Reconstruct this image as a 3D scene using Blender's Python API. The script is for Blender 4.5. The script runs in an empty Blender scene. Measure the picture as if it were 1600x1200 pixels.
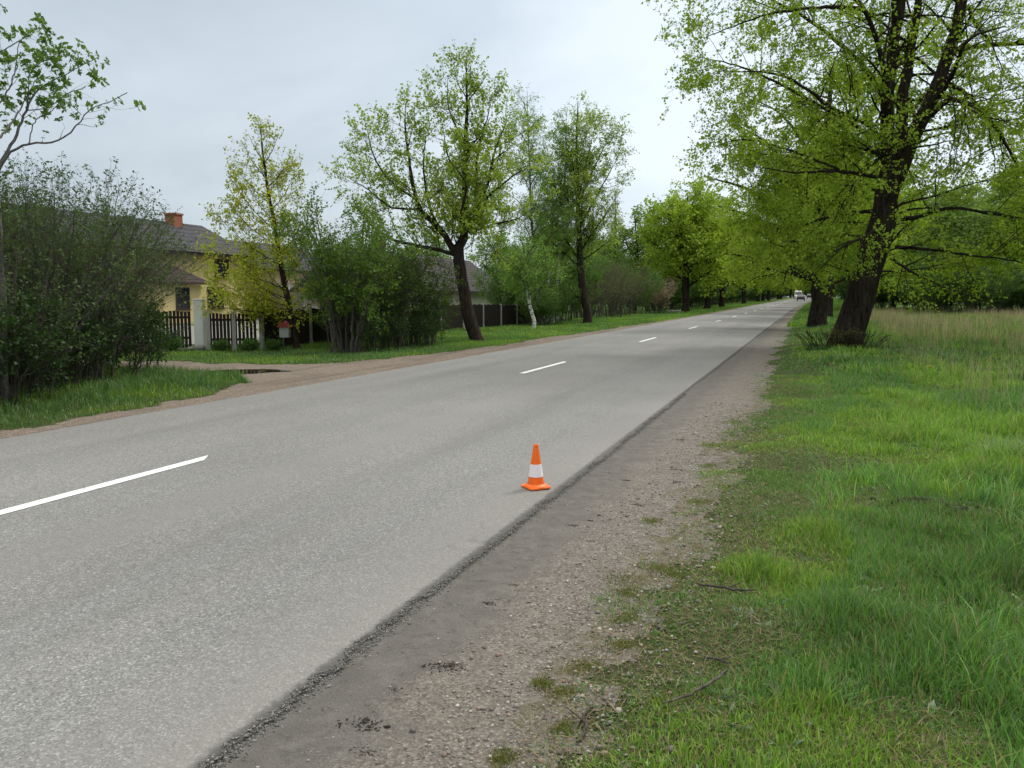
import bpy, math, random
import numpy as np
from mathutils import Vector, Matrix

C = bpy.context.scene.collection
R = math.radians
random.seed(11)

# ------------------------------------------------------------------ camera
EYE = 1.6
PITCH, YAW = R(6.30), R(20.44)
cam_d = bpy.data.cameras.new("camera")
cam_d.sensor_width = 36
cam_d.lens = 36 * 1232 / 1600
cam_d.clip_start = 0.05
cam_d.clip_end = 5000
cam = bpy.data.objects.new("camera", cam_d)
C.objects.link(cam)
cam.location = (0, 0, EYE)
cam.rotation_euler = (R(90) - PITCH, 0, YAW)
bpy.context.scene.camera = cam

# ------------------------------------------------------------------ light
SUN_EL, SUN_AZ = R(48), R(25)          # azimuth from +Y (road direction) towards +X
sd = Vector((math.sin(SUN_AZ) * math.cos(SUN_EL), math.cos(SUN_AZ) * math.cos(SUN_EL), math.sin(SUN_EL)))
sun_d = bpy.data.lights.new("sun", 'SUN')
sun_d.energy = 1.5
sun_d.angle = R(11)
sun_d.color = (1.0, 0.96, 0.9)
sun = bpy.data.objects.new("sun", sun_d)
sun.rotation_euler = sd.to_track_quat('Z', 'Y').to_euler()
C.objects.link(sun)

world = bpy.data.worlds.new("World")
bpy.context.scene.world = world
world.use_nodes = True
wt = world.node_tree
for n in list(wt.nodes):
    wt.nodes.remove(n)
def wn(t, **k):
    n = wt.nodes.new(t)
    for a, b in k.items():
        setattr(n, a, b)
    return n
w_out = wn('ShaderNodeOutputWorld')
w_bg = wn('ShaderNodeBackground')
w_bg.inputs['Strength'].default_value = 0.10
sky = wn('ShaderNodeTexSky')
sky.sky_type = 'NISHITA'
sky.sun_disc = False
sky.sun_elevation = SUN_EL
sky.sun_rotation = SUN_AZ
sky.air_density = 1.0
sky.dust_density = 2.0
tc = wn('ShaderNodeTexCoord')
mp = wn('ShaderNodeMapping')
mp.inputs['Scale'].default_value = (1.0, 1.0, 2.6)
nz = wn('ShaderNodeTexNoise')
nz.inputs['Scale'].default_value = 1.7
nz.inputs['Detail'].default_value = 5
nz.inputs['Roughness'].default_value = 0.5
nz.inputs['Distortion'].default_value = 0.4
cr = wn('ShaderNodeValToRGB')
cr.color_ramp.elements[0].position = 0.34
cr.color_ramp.elements[0].color = (3.2, 3.8, 4.3, 1)
cr.color_ramp.elements[1].position = 0.64
cr.color_ramp.elements[1].color = (5.1, 5.65, 6.1, 1)
dp = wn('ShaderNodeVectorMath', operation='DOT_PRODUCT')
gl = Vector((0.10, 0.97, 0.20)).normalized()
dp.inputs[1].default_value = gl
mr = wn('ShaderNodeMapRange')
mr.interpolation_type = 'SMOOTHSTEP'
mr.inputs['From Min'].default_value = 0.72
mr.inputs['From Max'].default_value = 1.0
mr.inputs['To Min'].default_value = 1.0
mr.inputs['To Max'].default_value = 1.3
vs = wn('ShaderNodeVectorMath', operation='SCALE')
mx = wn('ShaderNodeMixRGB')
mx.inputs['Fac'].default_value = 0.86
L = wt.links.new
L(tc.outputs['Generated'], mp.inputs['Vector'])
L(mp.outputs[0], nz.inputs['Vector'])
L(nz.outputs['Fac'], cr.inputs['Fac'])
L(tc.outputs['Generated'], dp.inputs[0])
L(dp.outputs['Value'], mr.inputs['Value'])
L(cr.outputs['Color'], vs.inputs[0])
L(mr.outputs[0], vs.inputs['Scale'])
L(sky.outputs[0], mx.inputs[1])
# an overcast sky is brighter overhead than near the horizon
sx = wn('ShaderNodeSeparateXYZ'); L(tc.outputs['Generated'], sx.inputs[0])
mz = wn('ShaderNodeMapRange'); mz.interpolation_type = 'SMOOTHSTEP'
for a_, b_ in (('From Min', .38), ('From Max', .95), ('To Min', 1.0), ('To Max', 3.3)): mz.inputs[a_].default_value = b_
L(sx.outputs['Z'], mz.inputs['Value'])
vz = wn('ShaderNodeVectorMath', operation='SCALE'); L(vs.outputs[0], vz.inputs[0]); L(mz.outputs[0], vz.inputs['Scale'])
mt = wn('ShaderNodeMapRange'); L(sx.outputs['Z'], mt.inputs['Value']); mt.inputs['From Min'].default_value = .36; mt.inputs['From Max'].default_value = .7
mw = wn('ShaderNodeMixRGB', blend_type='MULTIPLY'); L(mt.outputs[0], mw.inputs[0]); L(vz.outputs[0], mw.inputs[1]); mw.inputs[2].default_value = (1.16, 1.0, .82, 1)
L(mw.outputs[0], mx.inputs[2])
L(mx.outputs[0], w_bg.inputs['Color'])
L(w_bg.outputs[0], w_out.inputs['Surface'])

vset = bpy.context.scene.view_settings
vset.view_transform = 'Standard'
vset.look = 'None'
vset.gamma = 1
vset.exposure = 0.5
cy = bpy.context.scene.cycles
cy.max_bounces = 6
cy.diffuse_bounces = 2
cy.glossy_bounces = 2
cy.transmission_bounces = 3
cy.transparent_max_bounces = 4

# ------------------------------------------------------------------ noise
_tab = np.random.default_rng(5).random((256, 256))
def vnoise(x, y):
    x = np.asarray(x, float); y = np.asarray(y, float)
    xi = np.floor(x).astype(int); yi = np.floor(y).astype(int)
    fx = x - xi; fy = y - yi
    fx = fx * fx * (3 - 2 * fx); fy = fy * fy * (3 - 2 * fy)
    a = _tab[xi & 255, yi & 255]; b = _tab[(xi + 1) & 255, yi & 255]
    c = _tab[xi & 255, (yi + 1) & 255]; d = _tab[(xi + 1) & 255, (yi + 1) & 255]
    return (a * (1 - fx) + b * fx) * (1 - fy) + (c * (1 - fx) + d * fx) * fy
def fbm(x, y, o=4):
    s = 0; a = 1; t = 0
    for i in range(o):
        s = s + a * vnoise(x * 2 ** i + 17.3 * i, y * 2 ** i + 9.1 * i); t += a; a *= .5
    return s / t
def sstep(a, b, x):
    t = np.clip((x - a) / (b - a), 0, 1)
    return t * t * (3 - 2 * t)

# ------------------------------------------------------------------ terrain shape
RX0, RX1, RXC = -8.57, -1.88, -5.42
def bend(y):
    return 3.0 * (np.maximum(0, np.asarray(y, float) - 60) / 160) ** 2 * np.where(np.asarray(y) < 900, 1, 1)
def rise(y):
    y = np.asarray(y, float)
    a = .80 * (np.clip(y - 60, 0, 240) / 160) ** 1.5
    return a - .9 * sstep(330, 520, y)
PUD = (-11.75, 14.35)
def zt(x, y):
    x = np.asarray(x, float); y = np.asarray(y, float)
    z = rise(y)
    dr = np.maximum(x - RX1, RX0 - x)            # distance off the asphalt
    off = sstep(0.0, 0.35, dr)
    z = z - 0.028
    lump = (fbm(x * 1.3 + 40, y * 1.3, 4) - .5) * .07 * sstep(.5, 1.6, dr) + (fbm(x * 9, y * 9 + 30, 3) - .5) * .016 * off
    z = z + lump
    z = z + .05 * sstep(0.9, 1.6, dr) * (x > -3)
    z = z + (fbm(x * .25 + 3, y * .25, 2) - .5) * .16 * sstep(1.8, 5, dr) * np.where((x < -9) & (y > 9) & (y < 18), .25, 1)
    # puddle hollow in the driveway
    c, s = math.cos(R(38)), math.sin(R(38))
    u = (x - PUD[0]) * c + (y - PUD[1]) * s; v = -(x - PUD[0]) * s + (y - PUD[1]) * c
    g = np.exp(-((u / 1.05) ** 2 + (v / .62) ** 2))
    z = z * 1.0 - .075 * g
    # small mole hill
    z = z + .05 * np.exp(-(((x - .86) / .16) ** 2 + ((y - 6.5) / .14) ** 2))
    return z
def W(x, y, dz=0.0):
    return Vector((float(x + bend(y)), float(y), float(zt(x, y)) + dz))

# ------------------------------------------------------------------ mesh helpers
def mesh_np(name, V, faces, mats, fm=None, color=None, smooth=None, parent=None):
    """V (n,3); faces: list of int arrays (m,3) or (m,4); fm: list of material indices per array"""
    me = bpy.data.meshes.new(name)
    V = np.ascontiguousarray(V, dtype=np.float32)
    me.vertices.add(len(V)); me.vertices.foreach_set('co', V.ravel())
    lv = np.concatenate([f.ravel() for f in faces]).astype(np.int32)
    ln = np.concatenate([np.full(len(f), f.shape[1]) for f in faces]).astype(np.int32)
    ls = np.concatenate([[0], np.cumsum(ln)[:-1]]).astype(np.int32)
    me.loops.add(len(lv)); me.loops.foreach_set('vertex_index', lv)
    me.polygons.add(len(ln)); me.polygons.foreach_set('loop_start', ls); me.polygons.foreach_set('loop_total', ln)
    for m in mats: me.materials.append(m)
    if fm is not None:
        mi = np.concatenate([np.full(len(f), k) if np.isscalar(k) else k for f, k in zip(faces, fm)]).astype(np.int32)
        me.polygons.foreach_set('material_index', mi)
    if smooth is not None:
        sm = np.concatenate([np.full(len(f), bool(k)) for f, k in zip(faces, smooth)])
        me.polygons.foreach_set('use_smooth', sm)
    if color is not None:
        at = me.color_attributes.new('Col', 'FLOAT_COLOR', 'POINT')
        c4 = np.ones((len(V), 4), np.float32); c4[:, :color.shape[1]] = color
        at.data.foreach_set('color', c4.ravel())
    me.update(calc_edges=True)
    o = bpy.data.objects.new(name, me); C.objects.link(o)
    if parent: o.parent = parent
    return o

class MB:
    """collects simple solids into one mesh"""
    def __init__(s): s.v = []; s.f = []; s.m = []
    def add(s, v, f, mi=0):
        b = len(s.v); s.v += [tuple(p) for p in v]; s.f += [tuple(b + i for i in q) for q in f]; s.m += [mi] * len(f)
    def box(s, x0, x1, y0, y1, z0, z1, mi=0, T=None):
        v = [(x, y, z) for z in (z0, z1) for x, y in ((x0, y0), (x1, y0), (x1, y1), (x0, y1))]
        if T: v = [T @ Vector(p) for p in v]
        s.add(v, [(3, 2, 1, 0), (4, 5, 6, 7), (0, 1, 5, 4), (1, 2, 6, 5), (2, 3, 7, 6), (3, 0, 4, 7)], mi)
    def prism(s, pts, axis, a, b, mi=0):
        n = len(pts)
        def mk(p, t): return (t, p[0], p[1]) if axis == 'x' else ((p[0], t, p[1]) if axis == 'y' else (p[0], p[1], t))
        v = [mk(p, a) for p in pts] + [mk(p, b) for p in pts]
        s.add(v, [tuple(range(n))[::-1], tuple(range(n, 2 * n))] + [(i, (i + 1) % n, n + (i + 1) % n, n + i) for i in range(n)], mi)
    def lathe(s, prof, n=32, mi=0, c=(0, 0)):
        v = [(c[0] + r * math.cos(2 * math.pi * k / n), c[1] + r * math.sin(2 * math.pi * k / n), z) for r, z in prof for k in range(n)]
        f = [(i * n + k, i * n + (k + 1) % n, (i + 1) * n + (k + 1) % n, (i + 1) * n + k) for i in range(len(prof) - 1) for k in range(n)]
        s.add(v, f, mi)
    def cyl(s, p, q, r, n=12, mi=0):
        p = Vector(p); q = Vector(q); d = (q - p).normalized(); u = d.orthogonal().normalized(); w = d.cross(u)
        v = [c + (u * math.cos(2 * math.pi * k / n) + w * math.sin(2 * math.pi * k / n)) * r for c in (p, q) for k in range(n)]
        s.add(v, [tuple(range(n))[::-1], tuple(range(n, 2 * n))] + [(k, (k + 1) % n, n + (k + 1) % n, n + k) for k in range(n)], mi)
    def build(s, name, mats, parent=None, bevel=0, smooth=False):
        me = bpy.data.meshes.new(name); me.from_pydata(s.v, [], s.f)
        for m in (mats if isinstance(mats, (list, tuple)) else [mats]): me.materials.append(m)
        me.polygons.foreach_set('material_index', s.m)
        if smooth: me.polygons.foreach_set('use_smooth', [True] * len(s.f))
        me.update()
        o = bpy.data.objects.new(name, me); C.objects.link(o)
        if parent: o.parent = parent
        if bevel:
            b = o.modifiers.new('bevel', 'BEVEL'); b.width = bevel; b.segments = 2; b.limit_method = 'ANGLE'; b.angle_limit = R(40)
        if smooth:
            try:
                me.set_sharp_from_angle(angle=R(40))
            except Exception: pass
        return o
def tag(o, label=None, cat=None, group=None, kind=None):
    if label: o['label'] = label
    if cat: o['category'] = cat
    if group: o['group'] = group
    if kind: o['kind'] = kind
    return o
def empty(name, loc=(0, 0, 0), rz=0, label=None, cat=None, group=None):
    o = bpy.data.objects.new(name, None); C.objects.link(o); o.location = loc; o.rotation_euler = (0, 0, rz)
    o.empty_display_size = .2
    return tag(o, label, cat, group)
def copy_thing(o, loc=None, rz=None, sc=None, label=None, group=None, parent=None):
    c = o.copy(); C.objects.link(c); c.parent = parent
    for ch in [q for q in KIDS.get(o.name, [])]:
        copy_child(ch, c)
    if loc is not None: c.location = loc
    if rz is not None: c.rotation_euler = (c.rotation_euler[0], c.rotation_euler[1], rz)
    if sc is not None: c.scale = sc if hasattr(sc, '__len__') else (sc, sc, sc)
    if label: c['label'] = label
    if group: c['group'] = group
    return c
def copy_child(ch, par):
    d = ch.copy(); C.objects.link(d); d.parent = par
    for g in KIDS.get(ch.name, []): copy_child(g, d)
KIDS = {}
def kids(o):
    def rec(p):
        KIDS[p.name] = [c for c in bpy.data.objects if c.parent == p]
        for c in KIDS[p.name]: rec(c)
    rec(o); return o

# ------------------------------------------------------------------ materials
class NT:
    def __init__(s, name):
        s.m = bpy.data.materials.new(name); s.m.use_nodes = True; s.t = s.m.node_tree
        for n in list(s.t.nodes): s.t.nodes.remove(n)
        s.out = s.t.nodes.new('ShaderNodeOutputMaterial')
    def n(s, t, ins=None, **k):
        n = s.t.nodes.new(t)
        for a, b in k.items(): setattr(n, a, b)
        for a, b in (ins or {}).items(): s.set(n, a, b)
        return n
    def set(s, n, a, b):
        if isinstance(b, bpy.types.NodeSocket): s.t.links.new(b, n.inputs[a])
        else: n.inputs[a].default_value = b
    def pos(s, scale=(1, 1, 1), rot=(0, 0, 0)):
        c = s.n('ShaderNodeTexCoord')
        return s.n('ShaderNodeMapping', {'Vector': c.outputs['Object'], 'Scale': scale, 'Rotation': rot}).outputs[0]
    def noise(s, vec, sc, det=4, rough=.55, dist=0):
        return s.n('ShaderNodeTexNoise', {'Vector': vec, 'Scale': sc, 'Detail': det, 'Roughness': rough, 'Distortion': dist}).outputs['Fac']
    def vor(s, vec, sc, out='Color', feature='F1'):
        return s.n('ShaderNodeTexVoronoi', {'Vector': vec, 'Scale': sc}, feature=feature).outputs[out]
    def ramp(s, fac, stops):
        r = s.n('ShaderNodeValToRGB', {'Fac': fac}); e = r.color_ramp.elements
        while len(e) < len(stops): e.new(.5)
        for el, (p, c) in zip(e, stops):
            el.position = p; el.color = (*c, 1) if hasattr(c, '__len__') else (c, c, c, 1)
        return r.outputs[0]
    def math(s, op, a, b=0.0, cl=False):
        n = s.n('ShaderNodeMath', operation=op, use_clamp=cl); s.set(n, 0, a); s.set(n, 1, b); return n.outputs[0]
    def mrange(s, v, a, b, c=0.0, d=1.0):
        return s.n('ShaderNodeMapRange', {'Value': v, 'From Min': a, 'From Max': b, 'To Min': c, 'To Max': d}, interpolation_type='SMOOTHSTEP').outputs[0]
    def mix(s, f, a, b, bt='MIX'):
        n = s.n('ShaderNodeMixRGB', blend_type=bt); s.set(n, 0, f)
        s.set(n, 1, a if isinstance(a, bpy.types.NodeSocket) else (*a, 1)); s.set(n, 2, b if isinstance(b, bpy.types.NodeSocket) else (*b, 1))
        return n.outputs[0]
    def sep(s, vec):
        return s.n('ShaderNodeSeparateXYZ', {0: vec}).outputs
    def bump(s, h, st=.5, d=.01):
        return s.n('ShaderNodeBump', {'Height': h, 'Strength': st, 'Distance': d}).outputs[0]
    def finish(s, col, rough=.8, spec=.3, normal=None, metal=0):
        b = s.n('ShaderNodeBsdfPrincipled')
        s.set(b, 'Base Color', col if isinstance(col, bpy.types.NodeSocket) else (*col, 1))
        s.set(b, 'Roughness', rough); s.set(b, 'Specular IOR Level', spec); s.set(b, 'Metallic', metal)
        if normal is not None: s.set(b, 'Normal', normal)
        s.t.links.new(b.outputs[0], s.out.inputs[0]); return s.m

def paint(name, col, rough=.5, dirt=.25, sc=6, metal=0, bump=0):
    t = NT(name); p = t.pos(); n = t.noise(p, sc, 6, .65)
    c = t.mix(t.math('MULTIPLY', t.ramp(n, [(.35, 1.0), (.65, 0.0)]), dirt), col, tuple(v * .45 for v in col))
    c = t.mix(t.math('MULTIPLY', t.noise(p, sc * 9, 3), .18), c, tuple(v * .7 for v in col))
    nm = t.bump(t.noise(p, sc * 8, 4), bump, .005) if bump else None
    return t.finish(c, rough, .4, nm, metal)

def mat_asphalt():
    t = NT('asphalt'); p = t.pos(); x, y, z = t.sep(p)
    cells = t.vor(p, 125.0)
    g = t.n('ShaderNodeRGBToBW', {0: cells}).outputs[0]
    speck = t.ramp(g, [(.12, .095), (.30, .15), (.55, .185), (.74, .235), (.92, .40)])
    cells2 = t.n('ShaderNodeRGBToBW', {0: t.vor(p, 45.0)}).outputs[0]
    speck = t.mix(.28, speck, t.ramp(cells2, [(.2, .14), (.6, .185), (.95, .27)]))
    # long streaks left by traffic
    pl = t.pos(scale=(1.0, .03, 1))
    st = t.noise(pl, 1.25, 3, .5)
    # smoother, dusty strips between and beside the wheel tracks
    def band(c, w): return t.math('SUBTRACT', 1.0, t.mrange(t.math('ABSOLUTE', t.math('SUBTRACT', x, c)), w * .35, w))
    wob = t.math('MULTIPLY', t.math('SUBTRACT', t.noise(t.pos(scale=(.5, .15, 1)), 1.6, 3), .5), .5)
    xe = t.math('ADD', x, wob)
    def bandw(c, w): return t.math('SUBTRACT', 1.0, t.mrange(t.math('ABSOLUTE', t.math('SUBTRACT', xe, c)), w * .3, w))
    dust = t.math('MAXIMUM', bandw(-2.08, .55), bandw(-4.35, .42))
    dust = t.math('MAXIMUM', dust, t.math('MULTIPLY', bandw(-8.4, .5), .8))
    dust = t.math('MULTIPLY', dust, t.mrange(t.noise(pl, 2.4, 3), .3, .6, .45, .95))
    col = t.mix(t.math('MULTIPLY', dust, .6), speck, (.205, .20, .19))
    tint = t.ramp(st, [(.3, (.93, .94, .95)), (.7, (1.05, 1.04, 1.02))])
    col = t.mix(1.0, col, tint, 'MULTIPLY')
    big = t.ramp(t.noise(p, .35, 4), [(.3, .9), (.7, 1.08)])
    col = t.mix(1.0, col, big, 'MULTIPLY')
    # oil-darkened lanes, a few fine cracks
    oil = t.math('MAXIMUM', bandw(-3.55, .5), bandw(-6.95, .5))
    col = t.mix(t.math('MULTIPLY', oil, t.mrange(t.noise(t.pos(scale=(1, .08, 1)), 2.0, 4), .35, .65, .0, .28)), col, (.10, .10, .10))
    cv = t.n('ShaderNodeTexVoronoi', {'Vector': t.n('ShaderNodeVectorMath', {0: p, 1: t.n('ShaderNodeVectorMath', {0: t.n('ShaderNodeTexNoise', {'Vector': p, 'Scale': 1.4, 'Detail': 5}).outputs['Color'], 1: (.9, .9, .0)}, operation='MULTIPLY').outputs[0]}, operation='ADD').outputs[0], 'Scale': .32}, feature='DISTANCE_TO_EDGE').outputs['Distance']
    crk = t.math('MULTIPLY', t.math('SUBTRACT', 1.0, t.mrange(cv, .0010, .0035)), t.mrange(t.noise(p, .5, 3), .52, .6))
    col = t.mix(t.math('MULTIPLY', crk, .18), col, (.05, .05, .05))
    # dark crumbled rim
    edge = t.math('SUBTRACT', 1.0, t.mrange(t.math('SUBTRACT', -1.88, t.math('ADD', x, t.math('MULTIPLY', t.noise(p, 22, 4), .05))), .0, .045))
    near = t.math('SUBTRACT', 1.0, t.mrange(y, 50, 60))
    col = t.mix(t.math('MULTIPLY', t.math('MULTIPLY', edge, .7), near), col, (.05, .048, .045))
    h = t.math('ADD', t.vor(p, 125.0, 'Distance'), t.math('MULTIPLY', t.noise(p, 300, 2), .6))
    return t.finish(col, .85, .25, t.bump(h, .55, .004))

def mat_verge():
    t = NT('gravel_dirt'); p = t.pos(); x, y, z = t.sep(p)
    n = t.noise(p, 3.0, 5); n2 = t.noise(p, 14, 5, .65)
    d = t.math('ADD', t.math('SUBTRACT', x, -1.88), t.math('MULTIPLY', t.math('SUBTRACT', n, .5), .8))
    gr = t.n('ShaderNodeRGBToBW', {0: t.vor(p, 95.0)}).outputs[0]
    gravel = t.ramp(gr, [(.1, (.058, .054, .049)), (.45, (.15, .138, .125)), (.75, (.225, .21, .19)), (.95, (.40, .375, .345))])
    gravel = t.mix(.45, gravel, t.ramp(n2, [(.3, (.08, .07, .06)), (.7, (.20, .175, .15))]))
    dirt = t.ramp(n2, [(.28, (.06, .056, .052)), (.5, (.118, .11, .102)), (.75, (.17, .16, .148))])
    dirt = t.mix(t.math('MULTIPLY', t.ramp(t.n('ShaderNodeRGBToBW', {0: t.vor(p, 160.0)}).outputs[0], [(.82, 0.0), (.9, 1.0)]), .5), dirt, (.24, .22, .2))
    dirt = t.mix(t.mrange(t.noise(p, 7, 6, .75), .5, .62, 0, .5), dirt, (.055, .05, .046))
    dirt = t.mix(t.math('MULTIPLY', t.noise(p, 130, 4, .8), .5), dirt, (.16, .155, .145))
    f = t.mrange(d, .22, .62)
    col = t.mix(f, dirt, gravel)
    pink = t.mrange(t.noise(p, .8, 3), .45, .62)
    col = t.mix(t.math('MULTIPLY', t.math('MULTIPLY', pink, f), .08), col, (.24, .18, .145))
    olive = t.math('MULTIPLY', t.mrange(t.noise(p, 5.5, 5, .6), .52, .62), t.mrange(x, -1.25, -.75))
    col = t.mix(t.math('MULTIPLY', olive, .75), col, (.085, .085, .035))
    h = t.math('ADD', t.math('MULTIPLY', t.vor(p, 95.0, 'Distance'), .5), t.math('ADD', t.math('MULTIPLY', t.noise(p, 40, 6, .7), .6), t.math('MULTIPLY', t.noise(p, 150, 4, .8), .5)))
    return t.finish(col, .93, .15, t.bump(h, .7, .012))

def mat_drive():
    t = NT('driveway_gravel'); p = t.pos()
    n = t.noise(p, 1.1, 5); n2 = t.noise(p, 12, 5, .65)
    gr = t.n('ShaderNodeRGBToBW', {0: t.vor(p, 60.0)}).outputs[0]
    col = t.mix(.4, t.ramp(gr, [(.1, (.08, .065, .052)), (.6, (.2, .165, .135)), (.95, (.4, .35, .3))]),
                t.ramp(n2, [(.3, (.10, .08, .065)), (.7, (.23, .18, .145))]))
    col = t.mix(t.math('MULTIPLY', t.mrange(n, .5, .68), .6), col, (.12, .108, .095))
    trk = t.noise(t.pos(scale=(1.6, .12, 1)), 2.2, 4)
    col = t.mix(t.math('MULTIPLY', t.mrange(trk, .52, .62), .45), col, (.09, .075, .062))
    return t.finish(col, .93, .15, t.bump(t.math('ADD', n2, t.vor(p, 60, 'Distance')), .7, .015))

def mat_ground():
    t = NT('soil_and_thatch'); p = t.pos(); x, y, z = t.sep(p)
    n = t.noise(p, 2.2, 5); n2 = t.noise(p, 24, 5, .7)
    col = t.ramp(n2, [(.28, (.018, .017, .010)), (.5, (.048, .046, .026)), (.72, (.11, .10, .055))])
    col = t.mix(t.mrange(n, .35, .65, .15, .6), col, (.045, .075, .018))
    far = t.mrange(t.n('ShaderNodeVectorMath', {0: p}, operation='LENGTH').outputs['Value'], 22, 60)
    fcol = t.ramp(t.noise(p, .25, 6, .6), [(.35, (.055, .12, .018)), (.65, (.085, .15, .028))])
    col = t.mix(t.math('MULTIPLY', far, .8), col, fcol)
    return t.finish(col, .95, .1, t.bump(n2, .7, .02))

def mat_blade(name, trans=.35, spec=.03):
    t = NT(name); a = t.n('ShaderNodeAttribute', attribute_name='Col').outputs['Color']
    d = t.n('ShaderNodeBsdfDiffuse', {'Color': a}); tr = t.n('ShaderNodeBsdfTranslucent', {'Color': t.mix(1.0, a, (1.15, 1.25, .8), 'MULTIPLY')})
    m = t.n('ShaderNodeMixShader', {0: trans, 1: d.outputs[0], 2: tr.outputs[0]})
    g = t.n('ShaderNodeBsdfGlossy', {'Color': (1, 1, 1, 1), 'Roughness': .45})
    m2 = t.n('ShaderNodeMixShader', {0: spec, 1: m.outputs[0], 2: g.outputs[0]})
    t.t.links.new(m2.outputs[0], t.out.inputs[0]); return t.m

def mat_bark(name, dark, light, sc=1.0, moss=None, bump=1.0):
    t = NT(name); p = t.pos(scale=(9 * sc, 9 * sc, 1.3 * sc)); q = t.pos()
    n = t.noise(p, 1.6, 6, .65, .6); r = t.noise(q, 1.5, 4)
    col = t.ramp(n, [(.33, dark), (.52, tuple((a + b) / 2 for a, b in zip(dark, light))), (.70, light)])
    if moss: col = t.mix(t.math('MULTIPLY', t.mrange(r, .5, .68), .5), col, moss)
    return t.finish(col, .95, .1, t.bump(n, bump, .05))
def mat_birch():
    t = NT('birch_bark'); p = t.pos(scale=(3, 3, 14)); n = t.noise(p, 1.5, 4, .6)
    q = t.pos(scale=(2, 2, 3)); m = t.noise(q, 2.0, 4)
    col = t.mix(t.mrange(n, .56, .62), (.62, .62, .58), (.03, .028, .025))
    col = t.mix(t.mrange(m, .58, .66), col, (.06, .055, .05))
    return t.finish(col, .8, .2)
def mat_tiles(name, a, b, sx=3.3, sz=3.0, axis='y'):
    t = NT(name); p = t.pos(); x, y, z = t.sep(p)
    v = t.n('ShaderNodeCombineXYZ', {0: y if axis == 'y' else x, 1: z, 2: 0.0}).outputs[0]
    br = t.n('ShaderNodeTexBrick', {'Vector': v, 'Color1': (*a, 1), 'Color2': (*b, 1), 'Mortar': (*(c * .25 for c in a), 1), 'Scale': 1.0,
        'Mortar Size': .035, 'Mortar Smooth': .4, 'Brick Width': 1 / sx, 'Row Height': 1 / sz})
    col = t.mix(.35, br.outputs['Color'], t.ramp(t.noise(p, 3, 5), [(.3, tuple(c * .6 for c in a)), (.7, b)]))
    return t.finish(col, .9, .12, t.bump(br.outputs['Fac'], -.6, .03))
def mat_brick():
    t = NT('chimney_brick'); p = t.pos(); x, y, z = t.sep(p)
    v = t.n('ShaderNodeCombineXYZ', {0: t.math('ADD', x, y), 1: z, 2: 0.0}).outputs[0]
    br = t.n('ShaderNodeTexBrick', {'Vector': v, 'Color1': (.30, .065, .03, 1), 'Color2': (.38, .095, .04, 1), 'Mortar': (.3, .2, .15, 1), 'Scale': 1.0,
        'Mortar Size': .012, 'Brick Width': .25, 'Row Height': .075})
    return t.finish(br.outputs['Color'], .85, .2)
def mat_boards(name, col, w=.1):
    t = NT(name); p = t.pos(scale=(6, 6, .7)); n = t.noise(p, 2.5, 5, .6)
    c = t.mix(n, tuple(v * .45 for v in col), tuple(min(1, v * 1.5) for v in col))
    return t.finish(c, .85, .2, t.bump(n, .3, .005))
def mat_water():
    t = NT('puddle_water'); p = t.pos()
    return t.finish((.03, .026, .018), .03, .6, t.bump(t.noise(p, 5, 2), .015, .01))
def mat_glass(name='window_glass'):
    t = NT(name); return t.finish((.02, .025, .03), .06, .7)

M = dict(asphalt=mat_asphalt(), verge=mat_verge(), drive=mat_drive(), ground=mat_ground(), blade=mat_blade('grass_blade', .28),
         leaf=mat_blade('leaf', .38, .02), dry=mat_blade('dry_stalk', .25, .01),
         bark=mat_bark('lime_bark', (.008, .0065, .005), (.062, .05, .038), 1.0, (.035, .028, .012)),
         bark_l=mat_bark('brown_bark', (.014, .011, .009), (.075, .058, .045), 1.3),
         bark_g=mat_bark('grey_bark', (.07, .068, .065), (.22, .21, .2), 2.0, None, .4),
         twig=mat_bark('twig_bark', (.035, .030, .026), (.10, .088, .078), 3.0, None, .2),
         twig_g=mat_bark('grey_twig_bark', (.045, .04, .034), (.16, .145, .125), 3.0, None, .2),
         birch=mat_birch(), water=mat_water(), glass=mat_glass(), brick=mat_brick())

# ------------------------------------------------------------------ ground sheets
def axis(segs):
    a = []
    for x0, x1, st in segs:
        n = max(1, int(round((x1 - x0) / st))); a += list(np.linspace(x0, x1, n, endpoint=False))
    a.append(segs[-1][1]); return np.array(a)
gx = axis([(-1500, -300, 150), (-300, -60, 20), (-60, -24, 3), (-24, -16, .5), (-16, -8.6, .12), (-8.6, -8.4, .1), (-8.4, -2.1, .9), (-2.1, -1.7, .05), (-1.7, 1.6, .05), (1.6, 5, .15), (5, 12, .5), (12, 40, 3), (40, 300, 20), (300, 1500, 150)])
gy = axis([(-900, -60, 60), (-60, -6, 6), (-6, 1.2, .6), (1.2, 9, .05), (9, 20, .12), (20, 36, .3), (36, 90, 1.2), (90, 520, 8), (520, 1800, 80)])
GX, GY = np.meshgrid(gx, gy, indexing='ij')
GZ = zt(GX, GY)
def quads(mask=None):
    nx, ny = GX.shape
    i, j = np.meshgrid(np.arange(nx - 1), np.arange(ny - 1), indexing='ij')
    if mask is not None: i, j = i[mask], j[mask]
    i = i.ravel(); j = j.ravel(); b = i * ny + j
    return np.stack([b, b + ny, b + ny + 1, b + 1], 1)
GV = np.stack([GX + bend(GY), GY, GZ], 2).reshape(-1, 3)
o = mesh_np('ground', GV, [quads()], [M['ground']], smooth=[1])
tag(o, 'grassy soil on both sides of the road', 'ground', kind='structure')
def sheet(name, mask, mat, dz, label):
    q = quads(mask); used, inv = np.unique(q, return_inverse=True)
    V = GV[used].copy(); V[:, 2] += dz
    o = mesh_np(name, V, [inv.reshape(q.shape)], [mat], smooth=[1])
    return tag(o, label, 'path', kind='structure')
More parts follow.
